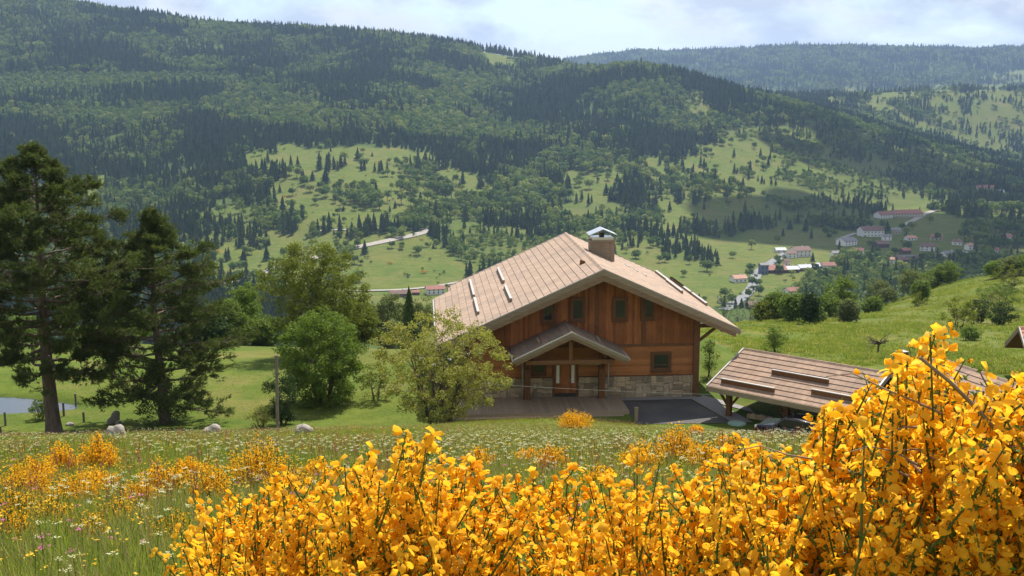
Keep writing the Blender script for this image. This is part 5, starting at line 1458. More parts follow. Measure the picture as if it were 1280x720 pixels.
def house(px, row, wpx, label, roofm, wallm=None, turn=0.0, eave=4.6, depth=.75, pitch=.42, y=None, name='village_house', cat='house', storeys=2, lift=0.0):
    p = on_ground(px, row, 560) if y is None else at(px, row, y)
    if y is not None: p.z = gz(p.x, p.y)
    s = p.y * 1.01 / F_PX; w = wpx * s * (1.15 if wpx < 30 else 1.0); d = w * depth
    if d > 16: d = 16
    wallm = wallm or M_W_WHITE
    root = empty(name, p, turn, label, cat, None)
    m = MB(); h = w / 2; q = d / 2; rise = q * pitch * 1.15
    base = -6 if y is None else -9
    m.prism([(-q, base), (q, base), (q, eave), (0, eave + rise), (-q, eave)], 'x', -h, h); m.build('wall', wallm, root)
    for sg in (-1, 1):
        e = .6; k = rise / q
        m = MB(); m.prism([(0, eave + rise + .06), (sg * (q + e), eave - k * e + .06), (sg * (q + e), eave - k * e + .36), (0, eave + rise + .40)], 'x', -h - .5, h + .5); m.build('roof_slope', roofm, root)
    m = MB(); m.box(h * .3, h * .3 + .9, q * .25, q * .25 + .9, eave + rise * .4, eave + rise + 1.0); m.build('chimney', M_W_CREAM, root)
    n = max(2, int(w / 3.6))
    for st in range(storeys):
        z0 = .9 + st * (eave / storeys)
        if z0 + 1.2 > eave: break
        for i in range(n):
            x = -h + w * (i + .5) / n
            m = MB(); m.box(x - .5, x + .5, -q - .08, -q + .05, z0, z0 + 1.25); m.build('window', M_GLASS, root)
    return root
house(544, 367, 20, 'white farmhouse with a red roof standing alone in the valley meadow', M_R_RED, name='farmhouse', depth=.6, eave=4.2, turn=.25)
house(499, 370, 19, 'dark low barn beside the lane near the white farmhouse', M_R_BROWN, M_W_WOOD, name='barn', cat='barn', depth=.6, eave=2.4, turn=.1, storeys=1)
house(520, 368, 8, 'small red shed between the barn and the farmhouse', M_R_RED, M_W_WOOD, name='shed', cat='shed', eave=2.0, storeys=1)
V_ = [
 (923, 352, 15, 'white house with salmon roof on the mown field by the road bend', M_R_SALMON, None, .3, 3.4),
 (1000, 320, 19, 'white two-storey house with brown roof above the pale sheds', M_R_BROWN, None, .25, 6.2),
 (988, 322, 11, 'small white annex attached to the brown roofed house', M_R_BROWN, None, .25, 4.4),
 (975, 315, 11, 'low white shed at the end of the village road', M_R_PALE, None, .1, 2.4),
 (1058, 306, 18, 'white house with a grey-brown roof beside the narrow lane', M_R_GREY, None, .5, 4.6),
 (1088, 295, 24, 'white apartment block with rows of windows', M_R_BROWN, None, .15, 7.0),
 (968, 340, 22, 'long low workshop with red-brown roof by the road', M_R_RED, M_W_WOOD, .12, 2.8),
 (989, 340, 14, 'pale roofed shed beside the cream tower', M_R_PALE, M_W_WOOD, .2, 3.0),
 (1005, 338, 14, 'pale roofed shed in the middle of the row of three', M_R_PALE, M_W_WOOD, .2, 3.0),
 (1020, 336, 14, 'pale roofed shed next to the red-brown hall', M_R_PALE, M_W_WOOD, .2, 3.0),
 (1034, 336, 15, 'red-brown roofed hall at the end of the pale sheds', M_R_RED, None, .2, 3.6),
 (954, 342, 9, 'narrow blue-grey building at the road bend', M_R_GREY, M_W_BLUE, .2, 8.0),
 (970, 379, 18, 'white house with brown roof among the trees below the road', M_R_BROWN, None, .35, 5.0),
 (990, 370, 16, 'white house with dull red roof beside the river trees', M_R_RED, None, .35, 4.6),
 (942, 385, 14, 'brown roofed barn beside the lower road', M_R_BROWN, M_W_WOOD, .2, 3.0),
 (903, 378, 9, 'little white house at the very bottom of the valley road', M_R_GREY, None, .1, 3.6),
 (1132, 271, 38, 'long factory hall with a wide pinkish red roof', M_R_RED, M_W_CREAM, .2, 5.0),
 (1104, 272, 16, 'pinkish roofed house next to the long factory hall', M_R_RED, None, .3, 4.4),
 (1138, 300, 11, 'cottage with bright orange roof alone on the village meadow', M_R_SALMON, None, .2, 2.6),
 (1159, 313, 15, 'white house with dark roof beside the orange cottage', M_R_BROWN, None, -.4, 4.6),
 (1131, 317, 10, 'small house with red walls by the village street', M_R_RED, M_W_WOOD, .3, 3.6),
 (1101, 309, 14, 'brown house half hidden by trees below the apartment block', M_R_BROWN, M_W_WOOD, .2, 4.0),
 (1187, 323, 16, 'grey roofed house on the village street', M_R_GREY, None, .15, 4.6),
 (1202, 322, 13, 'low grey roofed house next along the village street', M_R_GREY, None, .15, 3.6),
 (1151, 327, 15, 'brown roofed long house below the street', M_R_BROWN, M_W_WOOD, .1, 3.4),
 (1128, 328, 11, 'little brown barn below the street', M_R_BROWN, M_W_WOOD, .1, 3.0),
 (1240, 317, 12, 'white house with red-brown roof alone on the bright slope', M_R_RED, None, -.3, 4.2),
 (1231, 240, 18, 'red roofed hotel high on the shaded slope', M_R_RED, M_W_CREAM, .1, 7.0),
 (1249, 242, 8, 'white hut beside the red roofed hotel', M_R_PALE, None, .1, 4.0),
 (1238, 256, 5, 'tiny white cottage below the hotel', M_R_GREY, None, .1, 3.6),
]
for a in V_: house(*a[:5], wallm=a[5], turn=a[6], eave=a[7])
_rv = np.random.default_rng(31)
for k in range(14):
    hx, hy = [(1072, 318), (1090, 322), (1112, 330), (1045, 322), (1170, 300), (1196, 306), (1212, 312), (1118, 292), (1178, 330), (1064, 330), (1222, 328), (1108, 300), (1256, 300), (1214, 296)][k]
    rm, rn = [(M_R_RED, 'red'), (M_R_BROWN, 'brown'), (M_R_SALMON, 'salmon'), (M_R_GREY, 'grey')][k % 4]
    wl, wn_ = [(None, 'white'), (M_W_CREAM, 'cream'), (None, 'white')][k % 3]
    house(hx, hy, float(_rv.uniform(9, 13)), ['gabled', 'squat', 'narrow', 'broad'][k // 4] + ' %s walled village house with %s roof among gardens' % (wn_, rn), rm, wl, float(_rv.uniform(-.5, .5)), eave=float(_rv.uniform(3.2, 4.8)))
t = house(983, 338, 6, 'square cream tower rising beside the pale sheds', M_R_BROWN, M_W_CREAM, .2, eave=8.5, depth=1.0, name='tower', cat='tower')
house(1020, 396, 34, 'cottage with a bright salmon tiled roof below the pasture trees', M_R_SALMON, M_W_CREAM, -.35, eave=3.2, y=245, name='cottage', pitch=.7)

# lanes laid over the terrain
M_LANE = surf_mat('lane_surface', (0.27, 0.24, 0.20), (0.36, 0.325, 0.28), scale=.4, bmp=0)
M_ROAD = surf_mat('road_surface', (0.17, 0.17, 0.175), (0.23, 0.23, 0.235), scale=.4, bmp=0)
def lane(name, pix, width, mat, label, lift=.7):
    P = [on_ground(a, b, 600) for a, b in pix]
    Q = []
    for a, b in zip(P, P[1:]):
        n = max(2, int((b - a).length / 12))
        for i in range(n): Q.append(a.lerp(b, i / n))
    Q.append(P[-1]); Q = np.array([(q.x, q.y) for q in Q])
    for _ in range(6): Q[1:-1] = .25 * Q[:-2] + .5 * Q[1:-1] + .25 * Q[2:]
    T = np.gradient(Q, axis=0); T /= np.linalg.norm(T, axis=1)[:, None] + 1e-9; N = np.stack([-T[:, 1], T[:, 0]], 1)
    V = []
    for k in (-1, -.34, .34, 1):
        q = Q + N * width / 2 * k; V.append(np.column_stack([q, ground(q[:, 0], q[:, 1]) + lift]))
    V = np.stack(V, 1); n = len(Q)
    i = np.arange(n - 1)[:, None] * 4; j = np.arange(3)[None]
    F = np.stack([i + j, i + j + 1, i + 5 + j, i + 4 + j], -1).reshape(-1, 4)
    o = link(name, np_mesh(name, V.reshape(-1, 3), F, mat, smooth=True)); tag(o, label, 'road', kind='structure')
lane('hill_lane', [(262, 361), (293, 352), (338, 338), (375, 327), (410, 318), (426, 314), (479, 303), (518, 295), (534, 291), (541, 287)], 9, M_LANE, 'pale lane winding up the opposite meadow')
lane('field_track', [(541, 287), (524, 286.5), (490, 287), (440, 288), (400, 289)], 4, M_LANE, 'field track above the winding lane')
lane('valley_lane', [(440, 364), (466, 364), (490, 363.6), (532, 362), (559, 356), (577, 352), (600, 349)], 5, M_LANE, 'lane passing the white farmhouse')
lane('village_road', [(905, 388), (918, 380), (933, 371), (943, 358), (944, 350), (943, 344), (953, 336), (965, 328), (975, 322), (983, 317)], 9, M_ROAD, 'grey road through the village')
lane('upper_road', [(1130, 282), (1140, 277), (1152, 270), (1160, 266), (1172, 263)], 8, M_LANE, 'pale road climbing beside the factory hall')
lane('village_street', [(1120, 321), (1150, 319), (1175, 321), (1210, 326)], 7, M_ROAD, 'village street among the houses')
lane('side_lane', [(1046, 300), (1058, 296), (1070, 292)], 6, M_LANE, 'short lane beside the white house')

# orange broom in flower far off on the fields
M_FAR_BROOM = leaf_mat('far_broom_flowers', (0.50, 0.22, 0.012), (0.62, 0.31, 0.02), 0.25)
BR_FAR = broad_mesh('far_broom', 900, 110, M_FAR_BROOM, M_WOOD, lobes=5, wide=.75, low=0, size=.2)
def far_brooms():
    rng = np.random.default_rng(77)
    spots = [(434, 293, 5), (410, 312, 5), (527, 300, 5), (488, 330, 6), (530, 342, 8), (523, 310, 4), (272, 316, 8), (281, 318, 6), (503, 228, 4), (470, 205, 4), (430, 222, 3), (398, 288, 5), (408, 290, 5), (356, 246, 4), (545, 232, 5), (560, 214, 4), (576, 236, 4), (452, 342, 4)]
    for px, py, w in spots:
        p = on_ground(px, py, 600); s = p.y / F_PX; o = link('broom_shrub', BR_FAR, loc=p, rot=(0, 0, rng.uniform(0, 6))); o.scale = (w * s * 1.2, w * s, w * s * .55)
        tag(o, 'small orange flowering broom shrub on the far meadow across the valley', 'shrub', 'orange broom on the far meadow')
far_brooms()
# ------------------------------------------------------------------ flower meadow
M_G1 = leaf_mat('grass_blades', (0.150, 0.215, 0.030), (0.270, 0.300, 0.064), 0.50, src='obj', c3=(0.42, 0.36, 0.14))
M_G2 = leaf_mat('dry_grass', (0.26, 0.21, 0.10), (0.36, 0.29, 0.16), 0.40, src='obj', c3=(0.34, 0.20, 0.14))
M_UMB = leaf_mat('white_flowers', (0.50, 0.50, 0.22), (0.66, 0.65, 0.40), 0.30, tint=(1, 1, .8), src='obj')
M_YEL = leaf_mat('yellow_flowers', (0.72, 0.42, 0.02), (0.80, 0.52, 0.03), 0.35, tint=(1, .9, .5), src='obj')
M_SOR = leaf_mat('sorrel_seed', (0.32, 0.10, 0.065), (0.42, 0.17, 0.11), 0.35, tint=(1, .8, .6), src='obj')
M_PINK = leaf_mat('pink_flowers', (0.52, 0.14, 0.26), (0.62, 0.22, 0.34), 0.35, tint=(1, .8, .8), src='obj')
def blade(rng, base, h, w, lean):
    a = rng.uniform(0, 6.283); d = np.array([math.cos(a), math.sin(a), 0]); s = np.array([-d[1], d[0], 0]) * w / 2
    b0 = base; b1 = base + d * lean * .3 * h + np.array([0, 0, h * .55]); b2 = base + d * lean * h + np.array([0, 0, h * (1 - lean * .35)])
    return np.array([b0 - s, b0 + s, b1 + s * .8, b1 - s * .8, b2]), [(0, 1, 2, 3), (3, 2, 4)]
def tuft(name, seed, n, h, rad, mat, w=.009, lean=.5):
    rng = np.random.default_rng(seed); V = []; F = []
    for i in range(n):
        b = np.array([rng.normal(0, rad), rng.normal(0, rad), -.03])
        v, f = blade(rng, b, h * rng.uniform(.5, 1.15), w * rng.uniform(.7, 1.4), rng.uniform(.08, lean))
        k = len(V); V += v.tolist(); F += [tuple(i + k for i in q) for q in f]
    return np_mesh(name, np.array(V), F, mat)
def head(name, seed, n, h, spread, size, mat, stem=M_G1, shape='flat'):
    """stalk with a head of small petals or seeds"""
    rng = np.random.default_rng(seed); V = []; F = []; mi = []
    v, f = tube_np([(0, 0, -.05), (.02, .01, h * .5), (.035, .0, h)], [.004, .0035, .003], 3)
    V += v.tolist(); F += [tuple(q) for q in f.tolist()]; mi += [0] * len(f)
    for i in range(n):
        if shape == 'flat': c = np.array([.035 + rng.normal(0, spread), rng.normal(0, spread), h + rng.normal(0, spread * .2)]); nn = np.array([[rng.normal(0, .3), rng.normal(0, .3), 1.0]])
        else: c = np.array([.03 + rng.normal(0, spread * .3), rng.normal(0, spread * .3), h * (.55 + .5 * rng.uniform())]); nn = rng.normal(size=(1, 3))
        nn = nn / np.linalg.norm(nn)
        v, f = leaf_quads(c[None], nn, size * rng.uniform(.7, 1.3), rng, .9)
        k = len(V); V += v.tolist(); F.append(tuple(range(k, k + 4))); mi.append(1)
    return np_mesh(name, np.array(V), F, mats=[stem, mat], midx=mi)
def meadow():
    rng = np.random.default_rng(99)
    def pts(dens, y0, y1, mask=None):
        # points over the wedge of meadow in view
        out = []
        y = y0
        while y < y1:
            dy = min(1.0, y1 - y); half = .56 * y + 4
            n = int(dens(y) * dy * 2 * half)
            out.append(np.stack([rng.uniform(-half, half, n), rng.uniform(y, y + dy, n)], 1)); y += dy
        P = np.concatenate(out); X, Y = P.T
        edge = 57.6 + fbm(X / 5.0, Y * 0, 3, 3) * 2.5
        c = CH_I
        lx = np.cos(CH_A) * (X - CH_O.x) + np.sin(CH_A) * (Y - CH_O.y); ly = -np.sin(CH_A) * (X - CH_O.x) + np.cos(CH_A) * (Y - CH_O.y)
        k = Y < edge
        k &= ~((lx > -10.3) & (lx < 8.8) & (ly > -5.0))
        k &= ~((X > 9.5) & (Y > 54.5 + (X < 11.5) * 2))
        if mask is not None: k &= mask(X, Y)
        X, Y = X[k], Y[k]
        return np.stack([X, Y, ground(X, Y)], 1)
    def put(name, P, s0, s1, meshes, label, cat):
        n = len(P); sc = rng.uniform(s0, s1, n) * (1 - .60 * sstep(26, 47, P[:, 1]))
        rot = np.stack([rng.normal(0, .10, n), rng.normal(0, .10, n), rng.uniform(0, 6.28, n)], 1)
        scatter(name, P, sc, rot, rng.integers(0, len(meshes), n), meshes, label, cat)
        print(name, n)
    T = [tuft('tuft%d' % i, 400 + i, 26, .42, .11, M_G1) for i in range(4)]
    put('meadow_grass', pts(lambda y: 34 if y < 14 else (26 if y < 28 else 17), 4.5, 62), .7, 1.35, T, 'tall green grass of the flowering meadow', 'grass')
    T2 = [tuft('dry%d' % i, 420 + i, 12, .55, .10, M_G2, w=.006, lean=.35) for i in range(3)]
    put('dry_grass', pts(lambda y: 8 if y < 30 else 13, 5, 62, lambda X, Y: fbm(X / 6.0, Y / 6.0, 13, 3) > -.06), .8, 1.3, T2, 'dry straw-coloured grass stalks in the meadow', 'grass')
    H = [head('umbel%d' % i, 440 + i, 16, .52, .020, .017, M_UMB) for i in range(3)]
    put('white_flowers', pts(lambda y: 2 if y < 14 else (6 if y < 24 else 9), 7, 61, lambda X, Y: (fbm(X / 5.0, Y / 5.0, 17, 3) > -.10)), .8, 1.35, H, 'white umbel flowers speckling the meadow', 'flowers')
    H = [head('buttercup%d' % i, 450 + i, 5, .45, .03, .028, M_YEL) for i in range(2)]
    put('yellow_flowers', pts(lambda y: 2.5, 6, 58), .8, 1.2, H, 'small yellow flowers in the meadow', 'flowers')
    H = [head('sorrel%d' % i, 460 + i, 22, .62, .06, .022, M_SOR, M_SOR, 'spike') for i in range(3)]
    put('sorrel', pts(lambda y: 2.2 if y < 40 else 6.5, 6, 62.0, lambda X, Y: (fbm(X / 4.0, Y / 4.0, 19, 3) > (.02 if True else 0))), .8, 1.3, H, 'reddish sorrel spikes among the grass', 'flowers')
    H = [head('clover%d' % i, 470 + i, 16, .38, .018, .024, M_PINK) for i in range(2)]
    put('pink_flowers', pts(lambda y: .9, 6, 30, lambda X, Y: X < 1), .8, 1.2, H, 'scattered pink flowers in the grass', 'flowers')
    # short lawn grass round the pines and the house is left to the ground sheet
    T3 = [tuft('lawn%d' % i, 480 + i, 16, .13, .10, M_G1, w=.012, lean=.6) for i in range(2)]
    n = 26000; X = rng.uniform(-44, 32, n); Y = rng.uniform(58, 80, n)
    lx = np.cos(CH_A) * (X - CH_O.x) + np.sin(CH_A) * (Y - CH_O.y); ly = -np.sin(CH_A) * (X - CH_O.x) + np.cos(CH_A) * (Y - CH_O.y)
    k = ~((lx > -10.5) & (lx < 9) & (ly > -5.2)) & ~((((X + 42.0) / 14.2) ** 2 + ((Y - 69.9) / 3.9) ** 2) < 1)
    P = np.stack([X[k], Y[k], ground(X[k], Y[k])], 1)
    P2 = P
    put('lawn_grass', P, .8, 1.6, T3, 'short lawn grass round the chalet and the pines', 'grass')
    n = 60000; Y = 78 + 175 * rng.uniform(0, 1, n) ** 1.3; X = rng.uniform(-.05, .56, n) * Y
    kk = (fbm(X / 9.0, Y / 9.0, 33, 4) + rng.normal(0, .12, n) > -.02) & (X > 18)
    T4 = [tuft('pasture%d' % i, 490 + i, 22, .42, .28, M_G1, w=.05, lean=.7) for i in range(3)]
    put('pasture_grass', np.stack([X[kk], Y[kk], ground(X[kk], Y[kk])], 1), .9, 2.6, T4, 'rough tussocky grass on the pasture beyond the carport', 'grass')
meadow()

# ------------------------------------------------------------------ broom bushes out in the meadow
M_BFL = leaf_mat('broom_petals_far', (0.86, 0.44, 0.014), (0.94, 0.56, 0.028), 0.45, tint=(1, .92, .5))
M_BST = leaf_mat('broom_twigs', (0.060, 0.090, 0.022), (0.110, 0.130, 0.038), 0.1)
def mid_broom(px, base, top, wpx, seed, label, dens=1.0):
    rng = np.random.default_rng(seed)
    p = on_ground(px, base, 6, 62); s = p.y * 1.02 / F_PX
    h = (base - top) * s * 1.3; w = wpx * s * .5
    root = empty('broom_bush', p, 0, label, 'broom bush', 'broom bushes scattered in the meadow')
    parts = []; C = []
    n = int(min(220, 60 + 90 * w)) 
    for i in range(n):
        a = rng.uniform(0, 6.283); r = w * rng.uniform(0, 1) ** .6
        hh = h * (1.0 - .45 * (r / w) ** 2) * rng.uniform(.6, 1.08)
        e = np.array([math.cos(a) * r, math.sin(a) * r, hh])
        (v, f), q = limb((e[0] * .45, e[1] * .45, -.05), e, .008, .003, rng, 6, .0, .12, 3); parts.append((v, f))
        m = int(34 * dens * rng.uniform(.4, 1.2))
        t = rng.uniform(.28, 1.0, m) ** .8
        c = np.stack([np.interp(t, np.linspace(0, 1, 6), q[:, k]) for k in range(3)], 1) + rng.normal(0, .035, (m, 3)); C.append(c)
    V, F = join_np(parts); o = link('stems', np_mesh('stems', V, F, M_BST), None, root)
    C = np.concatenate(C); sz = np.clip(.030 * p.y / 16, .026, .045)
    V, F = leaf_quads(C, norm(rng.normal(size=C.shape)), sz * rng.uniform(.7, 1.3, len(C)), rng, .85)
    o = link('flower_mass', np_mesh('flower_mass', V, F, M_BFL), None, root); o['kind'] = 'stuff'
    m = len(C) // 3; Cg = C[rng.permutation(len(C))[:m]] + rng.normal(0, .06, (m, 3)) - np.array([0, 0, .08])
    V, F = leaf_quads(Cg, norm(rng.normal(size=Cg.shape)), sz * 1.0, rng, .4); o = link('foliage', np_mesh('foliage', V, F, M_BST), None, root); o['kind'] = 'stuff'
MB_ = [(124, 597, 552, 54, 'round bright broom bush alone behind the white flowers'), (78, 600, 562, 50, 'smaller broom bush touching the round bright one'), (28, 632, 586, 80, 'wide broom patch at the edge of the tall grass'),
 (95, 640, 598, 90, 'spreading broom bush below the round bright one'), (18, 690, 640, 60, 'sparse broom spray in the tall grass'), (150, 664, 628, 90, 'sparse low broom among reddish sorrel'), (205, 628, 582, 70, 'broom bush in the middle of the white flowers'),
 (322, 622, 556, 80, 'tall pointed broom bush behind the big flowering bush'), (268, 640, 586, 60, 'thin upright broom beside the tall pointed one'), (362, 640, 584, 70, 'broom bush pressed against the tall pointed one'), (60, 668, 628, 80, 'loose orange broom among seed heads'), (215, 690, 646, 70, 'low straggling broom beside the big flowering bush'),
 (718, 538, 517, 52, 'small broom bush at the meadow edge below the porch'), (846, 590, 542, 66, 'broom bush on the slope below the driveway'), (800, 600, 560, 66, 'wide broom bush among white flowers below the driveway'), (690, 598, 562, 46, 'broom patch between the flowering bushes'), (870, 546, 534, 20, 'tiny broom sprig at the driveway corner'), (905, 580, 548, 40, 'sparse broom beside the lawn below the carport'), (600, 596, 566, 40, 'broom sprays behind the tallest flowering stems'), (745, 622, 588, 50, 'short broom bush hidden behind the front bushes'),
 (45, 612, 578, 60, 'broom bush at the back of the wide broom patch'), (120, 622, 590, 60, 'broom bush right below the round bright one'), (175, 645, 606, 60, 'broom bush between the sorrel and the white flowers'), (240, 612, 578, 56, 'broom bush in front of the low grey boulder'), (395, 612, 580, 50, 'broom bush peeping over the sloping front bush'), (20, 660, 616, 60, 'broom bush beside the loose orange broom'), (110, 686, 650, 60, 'small sparse broom rooted in the green grass'), (660, 590, 566, 40, 'small broom bush in the white flowers below the deck'), (880, 600, 562, 50, 'dense broom bush above the fourth front bush')]
for k, a in enumerate(MB_): mid_broom(a[0], a[1], a[2], a[3], 600 + k, a[4], .55 if 'spars' in a[4] or 'loose' in a[4] or 'straggl' in a[4] else 1.0)
# ------------------------------------------------------------------ the big flowering broom in front
M_PET = None
def petal_mat():
    m, nt, out = new_mat('broom_petals')
    rnd = nd(nt, 'ShaderNodeNewGeometry').outputs['Random Per Island']
    tc = nd(nt, 'ShaderNodeTexCoord')
    col = ramp(nt, rnd, [(0.0, (0.92, 0.42, 0.014)), (0.4, (0.97, 0.54, 0.030)), (0.85, (0.98, 0.62, 0.065)), (1.0, (0.98, 0.74, 0.17))])
    d = nd(nt, 'ShaderNodeBsdfPrincipled', Roughness=0.75); d.inputs['Specular IOR Level'].default_value = 0.06
    nt.links.new(col, d.inputs['Base Color'])
    t = nd(nt, 'ShaderNodeBsdfTranslucent'); nt.links.new(mixc(nt, 1.0, col, (1.0, 0.97, 0.6), 'MULTIPLY'), t.inputs['Color'])
    mx = nd(nt, 'ShaderNodeMixShader'); mx.inputs[0].default_value = 0.58
    nt.links.new(d.outputs[0], mx.inputs[1]); nt.links.new(t.outputs[0], mx.inputs[2]); nt.links.new(mx.outputs[0], out.inputs['Surface'])
    return m
M_PET = petal_mat()
M_STEM = leaf_mat('broom_stems', (0.070, 0.100, 0.024), (0.130, 0.150, 0.045), 0.0)
M_LEAF = leaf_mat('broom_leaves', (0.060, 0.120, 0.022), (0.115, 0.190, 0.040), 0.38)
M_DEAD = surf_mat('dead_twigs', (0.20, 0.13, 0.08), (0.33, 0.24, 0.16), scale=30, bmp=0.3, bdist=0.002)
def flower_np(kind, seed):
    """pea flower, 1 long: upright banner, two wings, boat-shaped keel, green calyx; +X forward, +Z up"""
    rng = np.random.default_rng(seed); V = []; F = []
    def grid(P):
        P = np.asarray(P); n, m, _ = P.shape; k = len(V); V.extend(P.reshape(-1, 3).tolist())
        for i in range(n - 1):
            for j in range(m - 1): F.append((k + i * m + j, k + i * m + j + 1, k + (i + 1) * m + j + 1, k + (i + 1) * m + j))
    us = np.linspace(-1, 1, 5)
    j = lambda a: rng.normal(0, a)
    if kind == 0:      # open
        rows = [(0.0, .09, .06, .05), (.28, .30, .20, .10), (.60, .42, .17, .26), (.86, .35, .02, .30), (1.0, .13, -.08, .34)]
        grid([[(x0 - curl * abs(u) ** 1.6 * .8 + j(.015), u * w, .04 + .82 * v - (.10 * abs(u) if v > .8 else 0) + j(.015)) for u in us] for v, w, x0, curl in rows])
        for sg in (-1, 1):
            grid([[(.08, sg * .07, .06), (.08, sg * .09, -.05)], [(.40, sg * .17, .14), (.42, sg * .22, -.16)], [(.74, sg * .18, .04), (.72, sg * .20, -.26)], [(.92, sg * .10, -.10), (.86, sg * .08, -.24)]])
        grid([[(.08, -.06, -.02), (.08, 0, -.10), (.08, .06, -.02)], [(.36, -.12, -.18), (.36, 0, -.46), (.36, .12, -.18)], [(.58, -.06, -.42), (.60, 0, -.66), (.58, .06, -.42)]])
    else:              # half-open: banner folded forward like a hood
        rows = [(0.0, .09, .04, 0), (.35, .30, .14, .0), (.7, .36, .34, .0), (1.0, .12, .66, .0)]
        grid([[(x0 + .12 * abs(u) + j(.015), u * w, .03 + .52 * v ** .7 - .26 * abs(u) ** 1.4 * (.5 + v) + j(.012)) for u in us] for v, w, x0, c in rows])
        grid([[(.06, -.06, 0), (.06, 0, -.09), (.06, .06, 0)], [(.40, -.13, -.02), (.42, 0, -.26), (.40, .13, -.02)], [(.78, -.06, -.02), (.82, 0, -.20), (.78, .06, -.02)]])
    return np.array(V), np.array(F)
FL = [flower_np(0, 1), flower_np(0, 2), flower_np(1, 3), flower_np(0, 4)]
FL_ME = [np_mesh('flower', v, f, M_PET, smooth=True) for v, f in FL]
ENV = [(150, 735), (190, 700), (215, 660), (250, 628), (300, 606), (350, 592), (390, 580), (440, 572), (480, 562), (515, 548), (550, 556), (590, 584), (630, 600), (670, 602), (710, 588), (760, 582), (800, 572), (830, 590), (870, 588), (905, 560), (940, 560), (985, 570), (1015, 540), (1045, 500), (1075, 478), (1105, 488), (1130, 448), (1150, 425), (1170, 412), (1190, 430), (1215, 470), (1250, 482), (1290, 478), (1340, 450), (1450, 430)]
_ex = np.array([e[0] for e in ENV], float); _ey = np.array([e[1] for e in ENV], float)
def front_broom(seed, px0, px1, yc, yspan, nst, label, size, root_x=None, drop=230, dead=0):
    rng = np.random.default_rng(seed)
    xm = (px0 + px1) / 2
    rx = (xm - 640) / F_PX * yc
    ry = yc + .25
    root_p = Vector((rx, ry, gz(rx, ry)))
    root = empty('broom_bush', root_p, 0, label, 'broom bush', None)
    rp = np.array(root_p)
    stems = []; fl_p = []; fl_d = []; leaf_c = []; twigs = []
    def raceme(q, dens):
        # flowers alternate along the outer part of a shoot
        seg = np.linalg.norm(np.diff(q, axis=0), axis=1); L = seg.sum(); cum = np.concatenate([[0], np.cumsum(seg)])
        s = L; k = rng.uniform(0, 6)
        while s > .02:
            c = np.array([np.interp(s, cum, q[:, i]) for i in range(3)])
            if rng.uniform() < dens:
                k += 2.4 + rng.normal(0, .5); d = np.array([math.cos(k), math.sin(k), rng.normal(.05, .35)])
                fl_p.append(c + d * .006); fl_d.append(d)
            for _ in range(2):
                leaf_c.append(c + rng.normal(0, .008, 3))
            s -= rng.uniform(.009, .018)
    for i in range(nst):
        px = rng.uniform(px0, px1)
        env = np.interp(px, _ex, _ey)
        row = env + drop * rng.uniform(0, 1) ** 1.25 + (rng.uniform(-38, -8) if rng.uniform() < .09 else 0)
        y = yc + rng.uniform(-yspan, yspan) - (row - env) * .0012
        y = max(y, 1.5)
        tip = np.array(at(px, row, y))
        # arching main stem from the root
        foot = rp + np.array([rng.normal(0, .10), rng.normal(0, .10), -.03])
        mid = foot * .42 + tip * .58; mid[2] = foot[2] + (tip[2] - foot[2]) * rng.uniform(.62, .80); mid[:2] += rng.normal(0, .05, 2)
        t = np.linspace(0, 1, 12)[:, None]
        q = (1 - t) ** 2 * foot + 2 * t * (1 - t) * mid + t * t * tip
        q += rng.normal(0, .006, q.shape) * np.sin(t * np.pi)
        stems.append(tube_np(q, np.linspace(.0075, .0014, 12), 5))
        bare = rng.uniform() < .10
        raceme(q[8:], .30 if bare else .74)
        for j in range(rng.integers(3, 6)):
            a = q[rng.integers(6, 11)]; d = norm((tip - mid) / (np.linalg.norm(tip - mid) + 1e-6) + rng.normal(0, .42, 3) + np.array([0, 0, .25]))
            L = rng.uniform(.09, .24)
            tt = np.linspace(0, 1, 6)[:, None]; qq = a + d * L * tt + np.array([0, 0, .25]) * L * tt ** 2
            r, c = project(qq[-1:])
            if c[0] < np.interp(r[0], _ex, _ey) - 14: continue
            stems.append(tube_np(qq, np.linspace(.003, .0010, 6), 4)); raceme(qq[1:], .25 if rng.uniform() < .2 else .78)
    for i in range(dead):
        px = rng.uniform(px0 + 40, px1 - 60); row = np.interp(px, _ex, _ey) + rng.uniform(90, 220); y = yc - yspan * .8
        a = np.array(at(px, row, y)); b = a + np.array([rng.uniform(-.2, .2), rng.normal(0, .05), rng.uniform(-.03, .08)])
        (v, f), _ = limb(a, b, .0022, .0008, rng, 5, .1, .2, 5); twigs.append((v, f))
    V, F = join_np(stems); o = link('stems', np_mesh('stems', V, F, M_STEM, smooth=True), None, root); o.location = -root_p
    if twigs:
        V, F = join_np(twigs); o = link('dead_twigs', np_mesh('dead_twigs', V, F, M_DEAD, smooth=True), None, root); o.location = -root_p; o['kind'] = 'stuff'
    C = np.array(leaf_c); V, F = leaf_quads(C, norm(rng.normal(size=C.shape) + np.array([0, 0, .4])), rng.uniform(.007, .014, len(C)), rng, .45)
    o = link('leaves', np_mesh('leaves', V, F, M_LEAF), None, root); o.location = -root_p; o['kind'] = 'stuff'
    P = np.array(fl_p); D = norm(np.array(fl_d)); n = len(P)
    upv = norm(np.array([0, 0, 1.0]) + rng.normal(0, .42, (n, 3)))
    Y = norm(np.cross(upv, D)); Z = np.cross(D, Y)
    S = size * np.where(rng.uniform(size=n) < .16, rng.uniform(.45, .7, n), rng.uniform(.78, 1.25, n)); kind = rng.choice(4, n, p=[.34, .26, .22, .18])
    # flowers in view and nearest the light get to be single parts
    r, c = project(P); inview = (r > -10) & (r < 1290) & (c < 730)
    score = P[:, 1] + np.where(inview, 0, 9) + .0016 * np.maximum(c - np.interp(r, _ex, _ey), 0) * 0
    solo = np.argsort(score)[:300]
